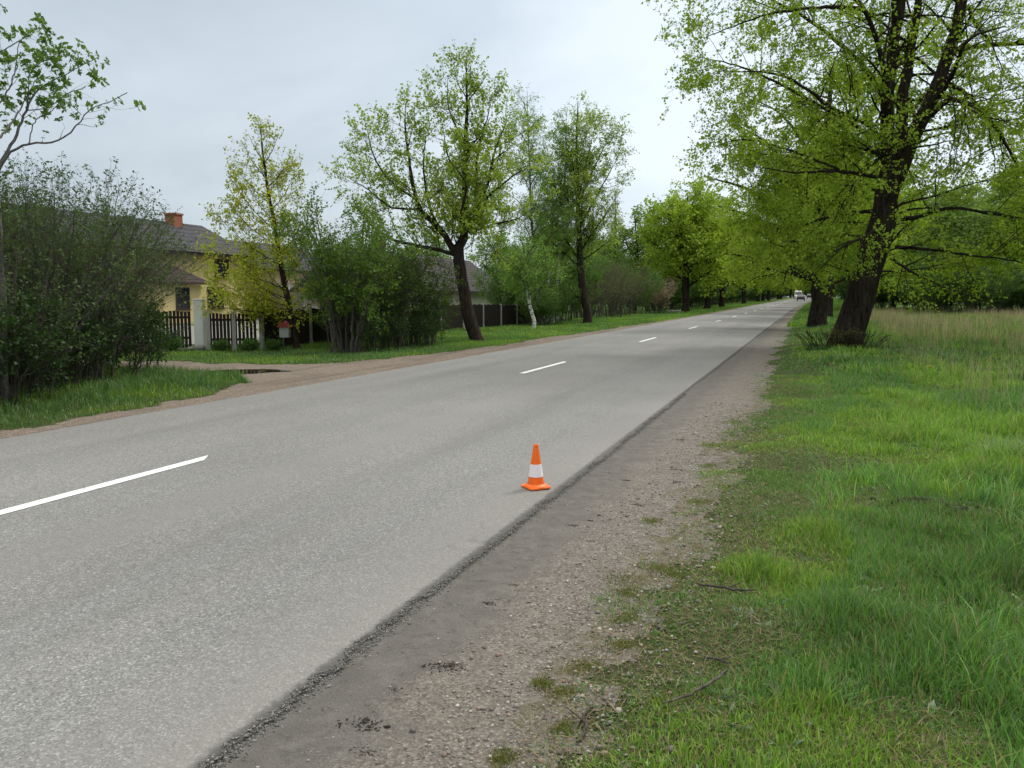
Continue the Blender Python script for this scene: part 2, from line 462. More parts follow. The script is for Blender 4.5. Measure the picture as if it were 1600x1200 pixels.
CX = (GX[:-1, :-1] + GX[1:, 1:]) / 2; CY = (GY[:-1, :-1] + GY[1:, 1:]) / 2
def verge_edge(y):
    return -0.62 + (fbm(y * .9 + 5, y * 0 + 2, 3) - .5) * .5 - .12 * sstep(12, 25, y)
def poly_in(x, y, poly):
    ins = np.zeros(x.shape, bool); n = len(poly)
    for i in range(n):
        x0, y0 = poly[i]; x1, y1 = poly[(i + 1) % n]
        c = ((y0 > y) != (y1 > y)) & (x < (x1 - x0) * (y - y0) / (y1 - y0 + 1e-12) + x0)
        ins ^= c
    return ins
DRIVE = [(-8.5, -20), (-9.05, -20), (-9.12, 6.5), (-9.08, 8.5), (-9.35, 10.3), (-9.9, 12.0), (-10.5, 12.7), (-11.8, 13.3), (-14, 13.2), (-30, 9.0), (-30, 12), (-17, 15.2), (-15.2, 16.0), (-13.4, 15.5), (-11.9, 15.9),
         (-10.9, 16.3), (-10.5, 17.8), (-10.35, 19.2), (-9.75, 21.5), (-9.7, 23.5), (-9.6, 26), (-9.9, 28.5), (-9.5, 34), (-9.2, 50), (-9.1, 90), (-9.0, 330), (-8.5, 330)]
def in_drive(x, y, jit=.3):
    n1 = (fbm(x * 1.8, y * 1.8 + 50, 3) - .5) * jit; n2 = (fbm(x * 1.8 + 80, y * 1.8, 3) - .5) * jit
    return poly_in(x + n1 * 1.6, y + n2 * 1.6, DRIVE)
vm = (CX > -1.99) & (CX < verge_edge(CY) + (fbm(CX * 6, CY * 6, 3) - .5) * .35) & (CY > -30) & (CY < 420)
sheet('gravel_verge', vm, M['verge'], .004, 'strip of dark dirt and gravel along the near road edge')
dm = in_drive(CX, CY) & (CX < -8.4)
sheet('gravel_driveway', dm, M['drive'], .004, 'pinkish gravel driveway and verge on the far road side')

# road slab with a ragged edge
ry = axis([(-60, 1.2, 2), (1.2, 7, .02), (7, 14, .04), (14, 30, .12), (30, 90, 1), (90, 420, 5)])
cols = [RX0 - .02, RX0, RX0 + .08, -7.4, -6.4, RXC, -4.4, -3.2, -2.3, -2.02, -1.93, RX1, RX1 + .012]
zz = [-.09, -.010, 0, .02, .035, .045, .035, .02, .006, .0, -.001, -.006, -.09]
Vr = np.zeros((len(cols), len(ry), 3))
for i, (cx_, z_) in enumerate(zip(cols, zz)):
    jit = 0
    if i >= 10:
        jit = ((fbm(ry * 7, ry * 0 + 3, 4) - .5) * .075 + (vnoise(ry * 38, ry * 0 + 8) - .5) * .02) * (1 if i > 10 else .6) + (fbm(ry * .6, ry * 0 + 9, 2) - .5) * .06
    elif i <= 1:
        jit = (fbm(ry * 3, ry * 0 + 33, 4) - .5) * .10
    Vr[i, :, 0] = cx_ + jit + bend(ry); Vr[i, :, 1] = ry; Vr[i, :, 2] = z_ + rise(ry)
    if i in (10, 11): Vr[i, :, 2] += (vnoise(ry * 45, ry * 0 + i) - .6) * .012
nx, ny = len(cols), len(ry)
i, j = np.meshgrid(np.arange(nx - 1), np.arange(ny - 1), indexing='ij'); b = (i * ny + j).ravel()
o = mesh_np('road', Vr.reshape(-1, 3), [np.stack([b, b + ny, b + ny + 1, b + 1], 1)], [M['asphalt']], smooth=[1])
tag(o, 'straight two lane road of worn light grey asphalt', 'road', kind='structure')
def road_z(x, y):
    return float(np.interp(x, cols, zz) + rise(y))
def mat_paint():
    t = NT('road_paint'); p = t.pos()
    g = t.n('ShaderNodeRGBToBW', {0: t.vor(p, 125.0)}).outputs[0]; n = t.noise(p, 16, 6, .75); w = t.noise(p, 2.5, 3)
    chip = t.math('MULTIPLY', t.mrange(t.math('ADD', n, t.math('MULTIPLY', g, .22)), .70, .76), .7)
    col = t.mix(t.mrange(w, .3, .7, .0, .3), (.74, .76, .76), (.60, .61, .60))
    col = t.mix(t.math('MULTIPLY', t.ramp(g, [(.05, 1.0), (.3, 0.0)]), .25), col, (.35, .35, .35))
    return t.finish(t.mix(chip, col, (.22, .22, .21)), .7, .25, t.bump(t.vor(p, 125.0, 'Distance'), .4, .003))
M['marking'] = mat_paint()
ends = [5.93 + 12.2 * k for k in range(-1, 25)]
for k, e in enumerate(ends):
    a = e - 3.0
    b_ = MB(); hw = .062
    ys = np.linspace(0, 1, 9)
    n = len(ys)
    v = []
    for t_ in ys:
        y1 = a + (e - a) * t_; y2 = y1 + (.20 if t_ == 1 else 0.0)
        for xx, yy in ((RXC - hw, y2), (RXC + hw, y1)):
            v.append((xx + float(bend(yy)), yy, road_z(xx, yy) + .004))
    b_.add(v, [(2 * q + 1, 2 * q + 3, 2 * q + 2, 2 * q) for q in range(n - 1)])
    o = b_.build('lane_marking', M['marking'])
    tag(o, 'white painted dash in the centre line of the road', 'road marking', 'dashes of the centre line', 'structure')

# puddle
pv = []; nn = 40
c_, s_ = math.cos(R(38)), math.sin(R(38))
zp = float(zt(PUD[0], PUD[1])) + .045
for k in range(nn):
    a = 2 * math.pi * k / nn; u, v = 1.6 * math.cos(a), 1.0 * math.sin(a)
    pv.append((PUD[0] + u * c_ - v * s_, PUD[1] + u * s_ + v * c_, zp))
b_ = MB(); b_.add(pv, [tuple(range(nn))]); o = b_.build('puddle', M['water'])
tag(o, 'shallow rain puddle on the gravel driveway', 'puddle', kind='structure')

# ------------------------------------------------------------------ grass
rg = np.random.default_rng(21)
def blades(name, x, y, h, w, lean, col, mat, az=None, z0=None):
    n = len(x); z = (zt(x, y) - .006) if z0 is None else z0
    X = x + bend(y)
    az = rg.uniform(0, 2 * np.pi, n) if az is None else az
    fa = rg.uniform(0, np.pi, n)
    lx, ly = np.cos(az) * lean, np.sin(az) * lean
    wx, wy = np.cos(fa) * w / 2, np.sin(fa) * w / 2
    hz = np.sqrt(np.maximum(h * h - lean * lean, (h * .12) ** 2))
    V = np.zeros((n, 5, 3), np.float32)
    V[:, 0] = np.stack([X - wx, y - wy, z], 1); V[:, 1] = np.stack([X + wx, y + wy, z], 1)
    V[:, 2] = np.stack([X - wx * .8 + lx * .32, y - wy * .8 + ly * .32, z + hz * .62], 1)
    V[:, 3] = np.stack([X + wx * .8 + lx * .32, y + wy * .8 + ly * .32, z + hz * .62], 1)
    V[:, 4] = np.stack([X + lx, y + ly, z + hz], 1)
    b = np.arange(n)[:, None] * 5
    F = np.concatenate([b + np.array([0, 1, 3]), b + np.array([0, 3, 2]), b + np.array([2, 3, 4])])
    return mesh_np(name, V.reshape(-1, 3), [F], [mat], color=np.repeat(col, 5, 0).astype(np.float32))
def rnd(n, a, b): return rg.uniform(a, b, n)
GREEN = np.array([[.115, .25, .032], [.16, .32, .042], [.075, .17, .028], [.235, .36, .07], [.15, .26, .09]])
def gcol(n, x, y, straw=.08):
    k = rg.integers(0, len(GREEN), n); c = GREEN[k] * rnd((n, 1), .75, 1.2) if False else GREEN[k] * rg.uniform(.75, 1.2, (n, 1))
    f = fbm(x * .8 + 60, y * .8, 3)[:, None]
    c = c * (.62 + .85 * f) * np.array([1, 1, 1])
    c = c * np.where(f > .52, np.array([[1.12, 1.04, .8]]), np.array([[.9, .98, 1.15]]))
    s = rg.random(n) < straw
    c[s] = np.array([.30, .25, .13]) * rg.uniform(.6, 1.15, (s.sum(), 1))
    return c
TUS = [(.15, 5.5, .20, .10), (-.22, 4.65, .24, .13), (.55, 4.0, .5, .08), (1.9, 8.5, .45, .16), (.05, 3.3, .3, .06), (1.0, 3.6, .4, .10), (1.3, 5.2, .5, .08), (-.05, 2.55, .2, .05), (.5, 9.5, .6, .05), (1.8, 12.5, .8, .08)]
BARE = [(.86, 6.5, .26, .20), (.35, 6.6, .22, .16), (.9, 5.3, .35, .16), (-.15, 3.9, .22, .2), (1.05, 6.0, .3, .16)]
def right_field(x, y):
    """density 0..1 and blade height of the meadow on the near side"""
    e = verge_edge(y)
    d = x - e
    dens = sstep(-.3, .6, d + (fbm(x * 4 + 9, y * 4, 3) - .5) * 1.1)
    hh = .026 + .070 * sstep(.45, 1.9, d + (fbm(x * 1.6, y * 1.6 + 8, 3) - .5) * 1.2)
    hh = hh * (.35 + 1.35 * sstep(.3, .75, fbm(x * 2.2 + 7, y * 2.2, 3))) + .03 * sstep(10, 20, y) * sstep(.3, 1.5, d)
    for tx, ty, r, ex in TUS:
        hh = hh + ex * np.exp(-((x - tx) ** 2 + (y - ty) ** 2) / (r * r) * 1.5)
        dens = np.maximum(dens, .95 * np.exp(-((x - tx) ** 2 + (y - ty) ** 2) / (r * r) * 1.2))
    for tx, ty, rx_, ry_ in BARE:
        g = np.exp(-(((x - tx) / rx_) ** 2 + ((y - ty) / ry_) ** 2) * 1.3)
        dens = dens * (1 - .8 * g); hh = hh * (1 - .55 * g)
    return dens, hh
parts_x = []; parts = []
def scatter(n, x0, x1, y0, y1, slope=0.0, pw=1.0):
    t = rg.random(n) ** pw; y = y0 + (y1 - y0) * t
    x = x0 + (x1 + slope * y - x0) * rg.random(n)
    return x, y
def near_grass(n, y0, y1, wid, hs, name, label):
    x, y = scatter(n, -1.25, 1.2, y0, y1, .42)
    d, h = right_field(x, y); k = rg.random(n) < d
    x, y, h = x[k], y[k], h[k]; m = len(x)
    h = h * hs * rg.uniform(.45, 1.35, m)
    lean = h * rg.uniform(.1, .85, m)
    o = blades(name, x, y, h, wid * rg.uniform(.6, 1.4, m), lean, gcol(m, x, y, .10), M['blade'])
    return tag(o, label, 'grass', kind='stuff')
near_grass(290000, 1.3, 7.5, .0048, 1.0, 'grass', 'fine green grass on the near right of the verge')
near_grass(230000, 7.2, 17, .009, 1.05, 'grass', 'green grass in the middle of the right-hand meadow')
near_grass(190000, 16.5, 48, .020, 1.25, 'grass', 'green grass round the two big roadside limes')
# long arching blades in the clumps
x, y = scatter(34000, .1, 1.2, 1.8, 14, .38)
k = fbm(x * 1.1 + 31, y * 1.1, 3) + .18 * sstep(.6, 2.0, x) > .58
x, y = x[k], y[k]; m = len(x)
h = rg.uniform(.12, .27, m)
o = blades('long_grass', x, y, h, rg.uniform(.004, .008, m), h * rg.uniform(.25, .9, m), gcol(m, x, y, .05) * 1.15, M['blade'])
tag(o, 'long arching bright green blades in the right-hand meadow', 'grass', kind='stuff')
# straw thatch lying flat and small weeds
x, y = scatter(110000, -1.15, 1.0, 1.3, 15, .4); k = (x > verge_edge(y) - .25)
x, y = x[k], y[k]; m = len(x); h = rg.uniform(.03, .10, m)
c = np.array([.24, .2, .11]) * rg.uniform(.45, 1.2, (m, 1))
o = blades('dry_thatch', x, y, h, rg.uniform(.002, .005, m), h * rg.uniform(.96, 1.0, m), c, M['dry'], z0=zt(x, y) + .004)
tag(o, 'dead straw-coloured grass lying flat between green blades', 'grass', kind='stuff')
def weeds(n, sel, smin, smax, col, name, label, y1=12, x0=-1.3):
    x, y = scatter(n, x0, 1.2, 1.3, y1, .35); k = sel(x, y); x, y = x[k], y[k]; m = len(x)
    L5 = 6
    xx = np.repeat(x, L5) + rg.normal(0, .012, m * L5); yy = np.repeat(y, L5) + rg.normal(0, .012, m * L5)
    h = rg.uniform(smin, smax, m * L5)
    c = np.repeat(col * rg.uniform(.7, 1.25, (m, 1)), L5, 0) * rg.uniform(.85, 1.15, (m * L5, 1))
    o = blades(name, xx, yy, h, h * rg.uniform(.35, .6, m * L5), h * rg.uniform(.75, .99, m * L5), c, M['blade'])
    return tag(o, label, 'weeds', kind='stuff')
weeds(20000, lambda x, y: (x > verge_edge(y) - .12) & (x < verge_edge(y) + 1.0) & (fbm(x * 3, y * 3 + 70, 3) > .40), .012, .038, np.array([.075, .155, .035]), 'creeping_weeds', 'low broad-leaved weeds creeping over the gravel edge')
x, y = scatter(150000, -1.3, .6, 1.3, 16, .12); d_ = x - verge_edge(y)
k = (rg.random(len(x)) < sstep(-.25, .25, d_ + (fbm(x * 5, y * 5 + 3, 3) - .5) * .9)) & (d_ < 1.6)
x, y = x[k], y[k]; m = len(x); h = rg.uniform(.012, .042, m)
o = blades('short_grass', x, y, h, rg.uniform(.0025, .005, m) * (1 + .06 * y), h * rg.uniform(.3, .95, m), gcol(m, x, y, .22) * np.array([1.0, .95, .9]), M['blade'])
tag(o, 'thin trampled grass where the gravel meets the meadow', 'grass', kind='stuff')
weeds(3000, lambda x, y: (x > verge_edge(y) + .4) & (fbm(x * 1.4 + 12, y * 1.4 + 70, 3) > .54), .02, .06, np.array([.17, .25, .15]), 'silvery_weeds', 'pale silvery-green weeds among the grass')
# mossy low tufts on the gravel
tx, ty = [], []
for (a, b2, r) in [(-.86, 4.15, .10), (-.78, 4.6, .10), (-.80, 3.75, .09), (-.95, 4.35, .13), (-.74, 3.45, .06), (-.86, 3.2, .09), (-.88, 2.95, .07), (-.98, 3.0, .05), (-.66, 4.5, .07), (-1.0, 5.6, .10), (-.82, 7.6, .12), (-.74, 6.2, .10), (-.9, 8.8, .14), (-.85, 10.5, .2), (-.95, 2.45, .06), (-.80, 2.7, .06)]:
    q = rg.normal(0, 1, (420, 2)) * r * .5; tx += list(a + q[:, 0] * .9); ty += list(b2 + q[:, 1])
x, y = np.array(tx), np.array(ty); m = len(x); h = rg.uniform(.008, .028, m)
o = blades('moss_tufts', x, y, h, rg.uniform(.002, .004, m), h * rg.uniform(.2, .9, m), np.array([.15, .17, .035]) * rg.uniform(.6, 1.3, (m, 1)), M['blade'], z0=zt(x, y) + .003)
tag(o, 'low mossy olive tufts dotted over the gravel verge', 'moss', kind='stuff')
# left side: island, lawns
def left_grass(n, x0, x1, y0, y1, hfun, wid, label, seed=0, dark=1.0):
    x = rg.uniform(x0, x1, n); y = rg.uniform(y0, y1, n)
    k = ~in_drive(x, y) & (x < -9.0)
    x, y = x[k], y[k]; m = len(x); h = hfun(x, y) * rg.uniform(.5, 1.3, m)
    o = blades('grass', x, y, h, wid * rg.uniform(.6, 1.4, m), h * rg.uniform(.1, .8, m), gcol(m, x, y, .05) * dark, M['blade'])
    return tag(o, label, 'grass', kind='stuff')
left_grass(95000, -17, -9.0, 1, 14.5, lambda x, y: .07 + .16 * sstep(-9.3, -10.8, x) * sstep(-.1, .1, 1.0) * fbm(x * 1.5, y * 1.5, 3) * 1.6, .009, 'tall green grass on the island under the big thicket', dark=.8)  # blade colour darkened to stand in for the thicket's shade
left_grass(80000, -17.5, -9.2, 15, 32, lambda x, y: .05 + .09 * fbm(x * .9, y * .9, 3), .013, 'short mown lawn before the dark fence', dark=.95)
left_grass(60000, -16.5, -9.0, 32, 75, lambda x, y: .07 + .10 * fbm(x * .9, y * .9, 3), .025, 'grass strip under the left roadside trees')
left_grass(30000, -16, -9.0, 75, 200, lambda x, y: .14 + 0 * x, .06, 'far grass strip along the left tree row')
x = rg.uniform(-1.0, 9, 60000); y = 46 + 190 * rg.random(60000) ** 1.3
m = len(x); h = rg.uniform(.08, .25, m)
o = blades('grass', x, y, h, rg.uniform(.03, .07, m), h * rg.uniform(.1, .7, m), gcol(m, x, y, .05), M['blade'])
tag(o, 'far grass strip along the right tree row', 'grass', kind='stuff')
# dry reeds at the back of the meadow
n = 42000
x = rg.uniform(2.2, 34, n); y = rg.uniform(25, 78, n)
f = fbm(x * .22 + 4, y * .16 + 2, 3)
k = (rg.random(n) < .12 + .8 * sstep(.47, .6, f + .10 * sstep(40, 60, y))) & (x > 2.6 + .01 * y)
x, y = x[k], y[k]; m = len(x); h = rg.uniform(.35, .95, m)
c = np.array([.40, .33, .22]) * rg.uniform(.55, 1.2, (m, 1))
o = blades('dry_reeds', x, y, h, rg.uniform(.008, .020, m), h * rg.uniform(.05, .35, m), c, M['dry'])
tag(o, 'band of dry beige reeds at the back of the meadow', 'reeds', kind='stuff')
def clump_weeds(n, x0, x1, y0, y1, thr, smin, smax, col, name, label, sd):
    x = rg.uniform(x0, x1, n); y = rg.uniform(y0, y1, n)
    k = (x > verge_edge(y) + .5) & (x < 1.5 + .5 * y) & (fbm(x * .55 + sd, y * .35 + sd, 3) > thr); x, y = x[k], y[k]; m = len(x); q = 9
    xx = np.repeat(x, q) + rg.normal(0, .05, m * q); yy = np.repeat(y, q) + rg.normal(0, .05, m * q); h = rg.uniform(smin, smax, m * q)
    c = np.repeat(col * rg.uniform(.65, 1.3, (m, 1)), q, 0) * rg.uniform(.8, 1.2, (m * q, 1))
    o = blades(name, xx, yy, h, h * rg.uniform(.25, .5, m * q), h * rg.uniform(.4, .95, m * q), c, M['blade']); tag(o, label, 'weeds', kind='stuff')
clump_weeds(5200, .6, 12, 14, 27, .56, .04, .11, np.array([.055, .15, .025]), 'leafy_weeds', 'dark green leafy weeds in patches across the meadow', 5)
clump_weeds(1500, 2.0, 10, 11, 24, .59, .05, .14, np.array([.17, .21, .12]), 'greyish_weeds', 'greyish green weeds in patches across the meadow', 33)
clump_weeds(700, .1, 3.2, 24.5, 27.2, .35, .06, .16, np.array([.04, .11, .02]), 'leafy_weeds', 'dark weeds growing round the foot of the leaning lime', 71)
n = 2600; x = rg.uniform(1.6, 9, n); y = rg.uniform(9, 27, n)
k = (x > 1.9 + (27 - y) * .04) & (fbm(x * .7 + 3, y * .5, 3) > .47); x, y = x[k], y[k]; m = len(x); h = rg.uniform(.25, .8, m)
o = blades('dry_reeds', x, y, h, rg.uniform(.003, .008, m), h * rg.uniform(.05, .5, m), np.array([.40, .34, .22]) * rg.uniform(.55, 1.15, (m, 1)), M['dry'])
tag(o, 'scattered dry straws standing in the nearer right meadow', 'reeds', kind='stuff')
n = 90000
x = rg.uniform(2.0, 36, n); y = rg.uniform(22, 85, n)
k = x < 4 + y * .42; x, y = x[k], y[k]; m = len(x)
h = rg.uniform(.15, .5, m) * sstep(20, 32, y)
c = gcol(m, x, y, .16) * .9
o = blades('meadow_grass', x, y, h + .05, rg.uniform(.012, .03, m), h * rg.uniform(.1, .6, m), c, M['blade'])
tag(o, 'knee-high rough grass mixed with the dry reeds', 'grass', kind='stuff')

# ------------------------------------------------------------------ gravel stones, mud
import itertools
def rock_templates(k=6, seed=3):
    rs = np.random.default_rng(seed); t = (1 + 5 ** .5) / 2
    v = np.array([(-1, t, 0), (1, t, 0), (-1, -t, 0), (1, -t, 0), (0, -1, t), (0, 1, t), (0, -1, -t), (0, 1, -t), (t, 0, -1), (t, 0, 1), (-t, 0, -1), (-t, 0, 1)]) / math.sqrt(1 + t * t)
    f = np.array([(0, 11, 5), (0, 5, 1), (0, 1, 7), (0, 7, 10), (0, 10, 11), (1, 5, 9), (5, 11, 4), (11, 10, 2), (10, 7, 6), (7, 1, 8), (3, 9, 4), (3, 4, 2), (3, 2, 6), (3, 6, 8), (3, 8, 9), (4, 9, 5), (2, 4, 11), (6, 2, 10), (8, 6, 7), (9, 8, 1)])
    return [v * rs.uniform(.65, 1.2, (12, 1)) * np.array([1, rs.uniform(.6, .95), rs.uniform(.4, .75)]) for _ in range(k)], f
RT, RF = rock_templates()
M['stone'] = NT('gravel_stone')
_t = M['stone']; _a = _t.n('ShaderNodeAttribute', attribute_name='Col').outputs['Color']
M['stone'] = _t.finish(_t.mix(.3, _a, _t.mix(1.0, _a, _t.ramp(_t.noise(_t.pos(), 60, 4), [(.3, .5), (.7, 1.3)]), 'MULTIPLY')), .9, .2)
def stones(name, x, y, s, col, label, cat, sink=.25, z=None):
    n = len(x); z = zt(x, y) + .004 + s * .3 * (1 - sink) if z is None else z
    rs = rg; V = []; F = []; Cc = []; base = 0
    a = rs.uniform(0, 2 * np.pi, n); kind = rs.integers(0, len(RT), n)
    for q, T in enumerate(RT):
        i = np.where(kind == q)[0]
        if not len(i): continue
        ca, sa = np.cos(a[i]), np.sin(a[i])
        P = T[None] * s[i][:, None, None]
        X = P[..., 0] * ca[:, None] - P[..., 1] * sa[:, None] + (x[i] + bend(y[i]))[:, None]
        Y = P[..., 0] * sa[:, None] + P[..., 1] * ca[:, None] + y[i][:, None]
        Z = P[..., 2] + z[i][:, None]
        V.append(np.stack([X, Y, Z], 2).reshape(-1, 3)); F.append((RF[None] + (base + np.arange(len(i))[:, None, None] * 12)).reshape(-1, 3)); base += 12 * len(i)
        Cc.append(np.repeat(col[i], 12, 0))
    o = mesh_np(name, np.concatenate(V), [np.concatenate(F)], [M['stone']], color=np.concatenate(Cc).astype(np.float32))
    return tag(o, label, cat, kind='stuff')
n = 11000
y = 1.4 + 11 * rg.random(n) ** 1.5; x = -1.45 + rg.beta(2.2, 1.8, n) * 1.1
s = np.clip(rg.lognormal(-5.35, .45, n), .002, .018) * (1 + .03 * y)
cc = np.array([[.30, .27, .24], [.22, .20, .18], [.40, .37, .33], [.26, .19, .15], [.16, .15, .14]])[rg.integers(0, 5, n)] * rg.uniform(.7, 1.15, (n, 1))
stones('gravel', x, y, s, cc, 'small pale stones strewn over the dirt verge', 'gravel')
n = 900
y = 1.4 + 9 * rg.random(n) ** 1.4; x = rg.uniform(-1.84, -1.35, n); s = np.clip(rg.lognormal(-5.6, .4, n), .002, .011)
stones('gravel', x, y, s, cc[:n], 'sparse little stones on the dark dirt beside the asphalt', 'gravel')
cl = [(525, -1.53, 2.47, .05), (0, -1.43, 2.33, .03), (0, -1.45, 3.0, .045), (0, -1.40, 3.05, .03), (0, -1.55, 2.75, .02), (0, -1.52, 3.75, .025), (0, -1.47, 3.82, .02), (0, -1.5, 4.05, .02), (0, -1.50, 5.3, .03), (0, -1.42, 5.45, .025), (0, -1.18, 6.0, .03), (0, -1.25, 6.1, .02), (0, -1.0, 6.9, .03), (0, -.95, 8.2, .04), (0, -1.3, 5.0, .02), (0, -1.35, 2.1, .04), (0, -1.1, 7.4, .03), (0, -1.45, 6.8, .03), (0, -1.3, 9, .04)]
xs_, ys_, ss_ = [], [], []
for _, a, b2, r in cl:
    m = 150
    q = rg.normal(0, 1, (m, 2)) * r * np.array([.9, .55]); xs_ += list(a + q[:, 0]); ys_ += list(b2 + q[:, 1]); ss_ += list(rg.uniform(.03, .07, m) * r + rg.exponential(.035, m) * r)
xs_, ys_, ss_ = map(np.array, (xs_, ys_, ss_))
stones('mud_clods', xs_, ys_, ss_, np.array([.045, .040, .035]) * rg.uniform(.5, 1.5, (len(xs_), 1)), 'crumbs of dark mud on the dirt strip beside the asphalt', 'mud', sink=.6)
# churned dark soil of the mole hill
q = rg.normal(0, 1, (500, 2)); xs_ = .86 + q[:, 0] * .13; ys_ = 6.5 + q[:, 1] * .11
stones('mole_hill', xs_, ys_, rg.uniform(.006, .022, 500), np.array([.03, .024, .018]) * rg.uniform(.6, 1.4, (500, 1)), 'small heap of dark churned soil in the meadow', 'mole hill', sink=.2)

# ------------------------------------------------------------------ tree builder
CR = np.array([math.cos(YAW), math.sin(YAW), 0]); CF = np.array([-math.sin(YAW), math.cos(YAW), 0])
def nrm(v): return v / np.maximum(np.linalg.norm(v, axis=-1, keepdims=True), 1e-9)
def frames(D):
    ref = np.where(np.abs(D[..., 2:3]) > .9, np.array([1., 0, 0]), np.array([0, 0, 1.]))
    u = nrm(np.cross(D, ref)); v = np.cross(D, u); return u, v
def resample(pts, n):
    p = np.array(pts, float); d = np.r_[0, np.cumsum(np.linalg.norm(np.diff(p[:, :3], axis=0), axis=1))]
    # catmull-like smoothing by cubic interpolation of each coordinate over arc length
    t = np.linspace(0, d[-1], n); out = np.zeros((n, p.shape[1]))
    for k in range(p.shape[1]):
        m = np.gradient(p[:, k], d) if len(p) > 2 else np.full(len(p), (p[-1, k] - p[0, k]) / d[-1])
        i = np.clip(np.searchsorted(d, t) - 1, 0, len(p) - 2); h = d[i + 1] - d[i]; s = (t - d[i]) / h
        out[:, k] = (2 * s ** 3 - 3 * s ** 2 + 1) * p[i, k] + (s ** 3 - 2 * s ** 2 + s) * h * m[i] + (-2 * s ** 3 + 3 * s ** 2) * p[i + 1, k] + (s ** 3 - s ** 2) * h * m[i + 1]
    return out
def tubes(P, Rd, k, rough=0.0, rs=None):
    """P (B,n,3), Rd (B,n) -> V, F(quads)"""
    B, n, _ = P.shape
    D = nrm(np.gradient(P, axis=1)); u, v = frames(D)
    # avoid twisting: use one reference per path
    u0 = nrm(np.cross(D, nrm(np.broadcast_to(u[:, :1] * 1.0, u.shape)))); v = u0; u = np.cross(D, v)
    a = np.arange(k) * 2 * np.pi / k
    rr = Rd[:, :, None] * np.ones(k)
    if rough and rs is not None:
        rr = rr * (1 + rough * rs.normal(0, 1, rr.shape))
        ridg = 1 + rough * 1.6 * np.sign(np.sin(a * k / 2 * .5 + .3)) * .5
        rr = rr * ridg
    V = P[:, :, None, :] + rr[..., None] * (np.cos(a)[None, None, :, None] * u[:, :, None, :] + np.sin(a)[None, None, :, None] * v[:, :, None, :])
    b = np.arange(B)[:, None, None] * n * k; i = np.arange(n - 1)[None, :, None] * k; j = np.arange(k)[None, None, :]; j2 = (j + 1) % k
    F = np.stack([b + i + j, b + i + j2, b + i + k + j2, b + i + k + j], -1).reshape(-1, 4)
    return V.reshape(-1, 3), F
class Env:
    def __init__(s, ells): s.e = ells
    def val(s, p):
        r = np.full(p.shape[:-1], 9.0)
        for c, ra in s.e: r = np.minimum(r, (((p - np.array(c)) / np.array(ra)) ** 2).sum(-1))
        return r
def spawn(P, Rd, per, t0, t1, ang, L0, L1, n, wig, trop, rr, rs, env=None, rmax=9, flat=0.0, taper=.35):
    B, m, _ = P.shape
    Lp = np.linalg.norm(np.diff(P, axis=1), axis=2).sum(1)
    cnt = rs.poisson(np.maximum(per * Lp * (t1 - t0), .01)); idx = np.repeat(np.arange(B), cnt); K = len(idx)
    t = rs.uniform(t0, t1, K); f = t * (m - 1); i = np.minimum(f.astype(int), m - 2); w = (f - i)[:, None]
    pos = P[idx, i] * (1 - w) + P[idx, i + 1] * w; tan = nrm(P[idx, i + 1] - P[idx, i]); r = Rd[idx, i] * (1 - w[:, 0]) + Rd[idx, i + 1] * w[:, 0]
    az = rs.uniform(0, 2 * np.pi, K); u, v = frames(tan); perp = np.cos(az)[:, None] * u + np.sin(az)[:, None] * v
    perp[:, 2] *= (1 - flat); perp = nrm(perp)
    a = np.radians(rs.uniform(ang[0], ang[1], K))[:, None]
    d = nrm(np.cos(a) * tan + np.sin(a) * perp)
    Ln = rs.uniform(L0, L1, K) * (1 - .45 * t)
    if env is not None:
        ok = np.ones(K, bool); reach = np.zeros(K)
        for s in np.linspace(.05, 1, 14):
            ins = env.val(pos + d * (Ln * s)[:, None]) < 1
            ok &= ins; reach = np.where(ok, s, reach)
        Ln = Ln * np.clip(reach * rs.uniform(.9, 1.12, K), .12, 1)
    Q = np.zeros((K, n, 3)); Q[:, 0] = pos; st = (Ln / (n - 1))[:, None]
    for q in range(1, n):
        d = nrm(d + rs.normal(0, wig, (K, 3)) + np.array(trop) * (q / n)); Q[:, q] = Q[:, q - 1] + d * st
    r0 = np.minimum(r * rr, rmax) * rs.uniform(.6, 1, K)
    Rn = r0[:, None] * np.linspace(1, taper, n)[None]
    return Q, Rn
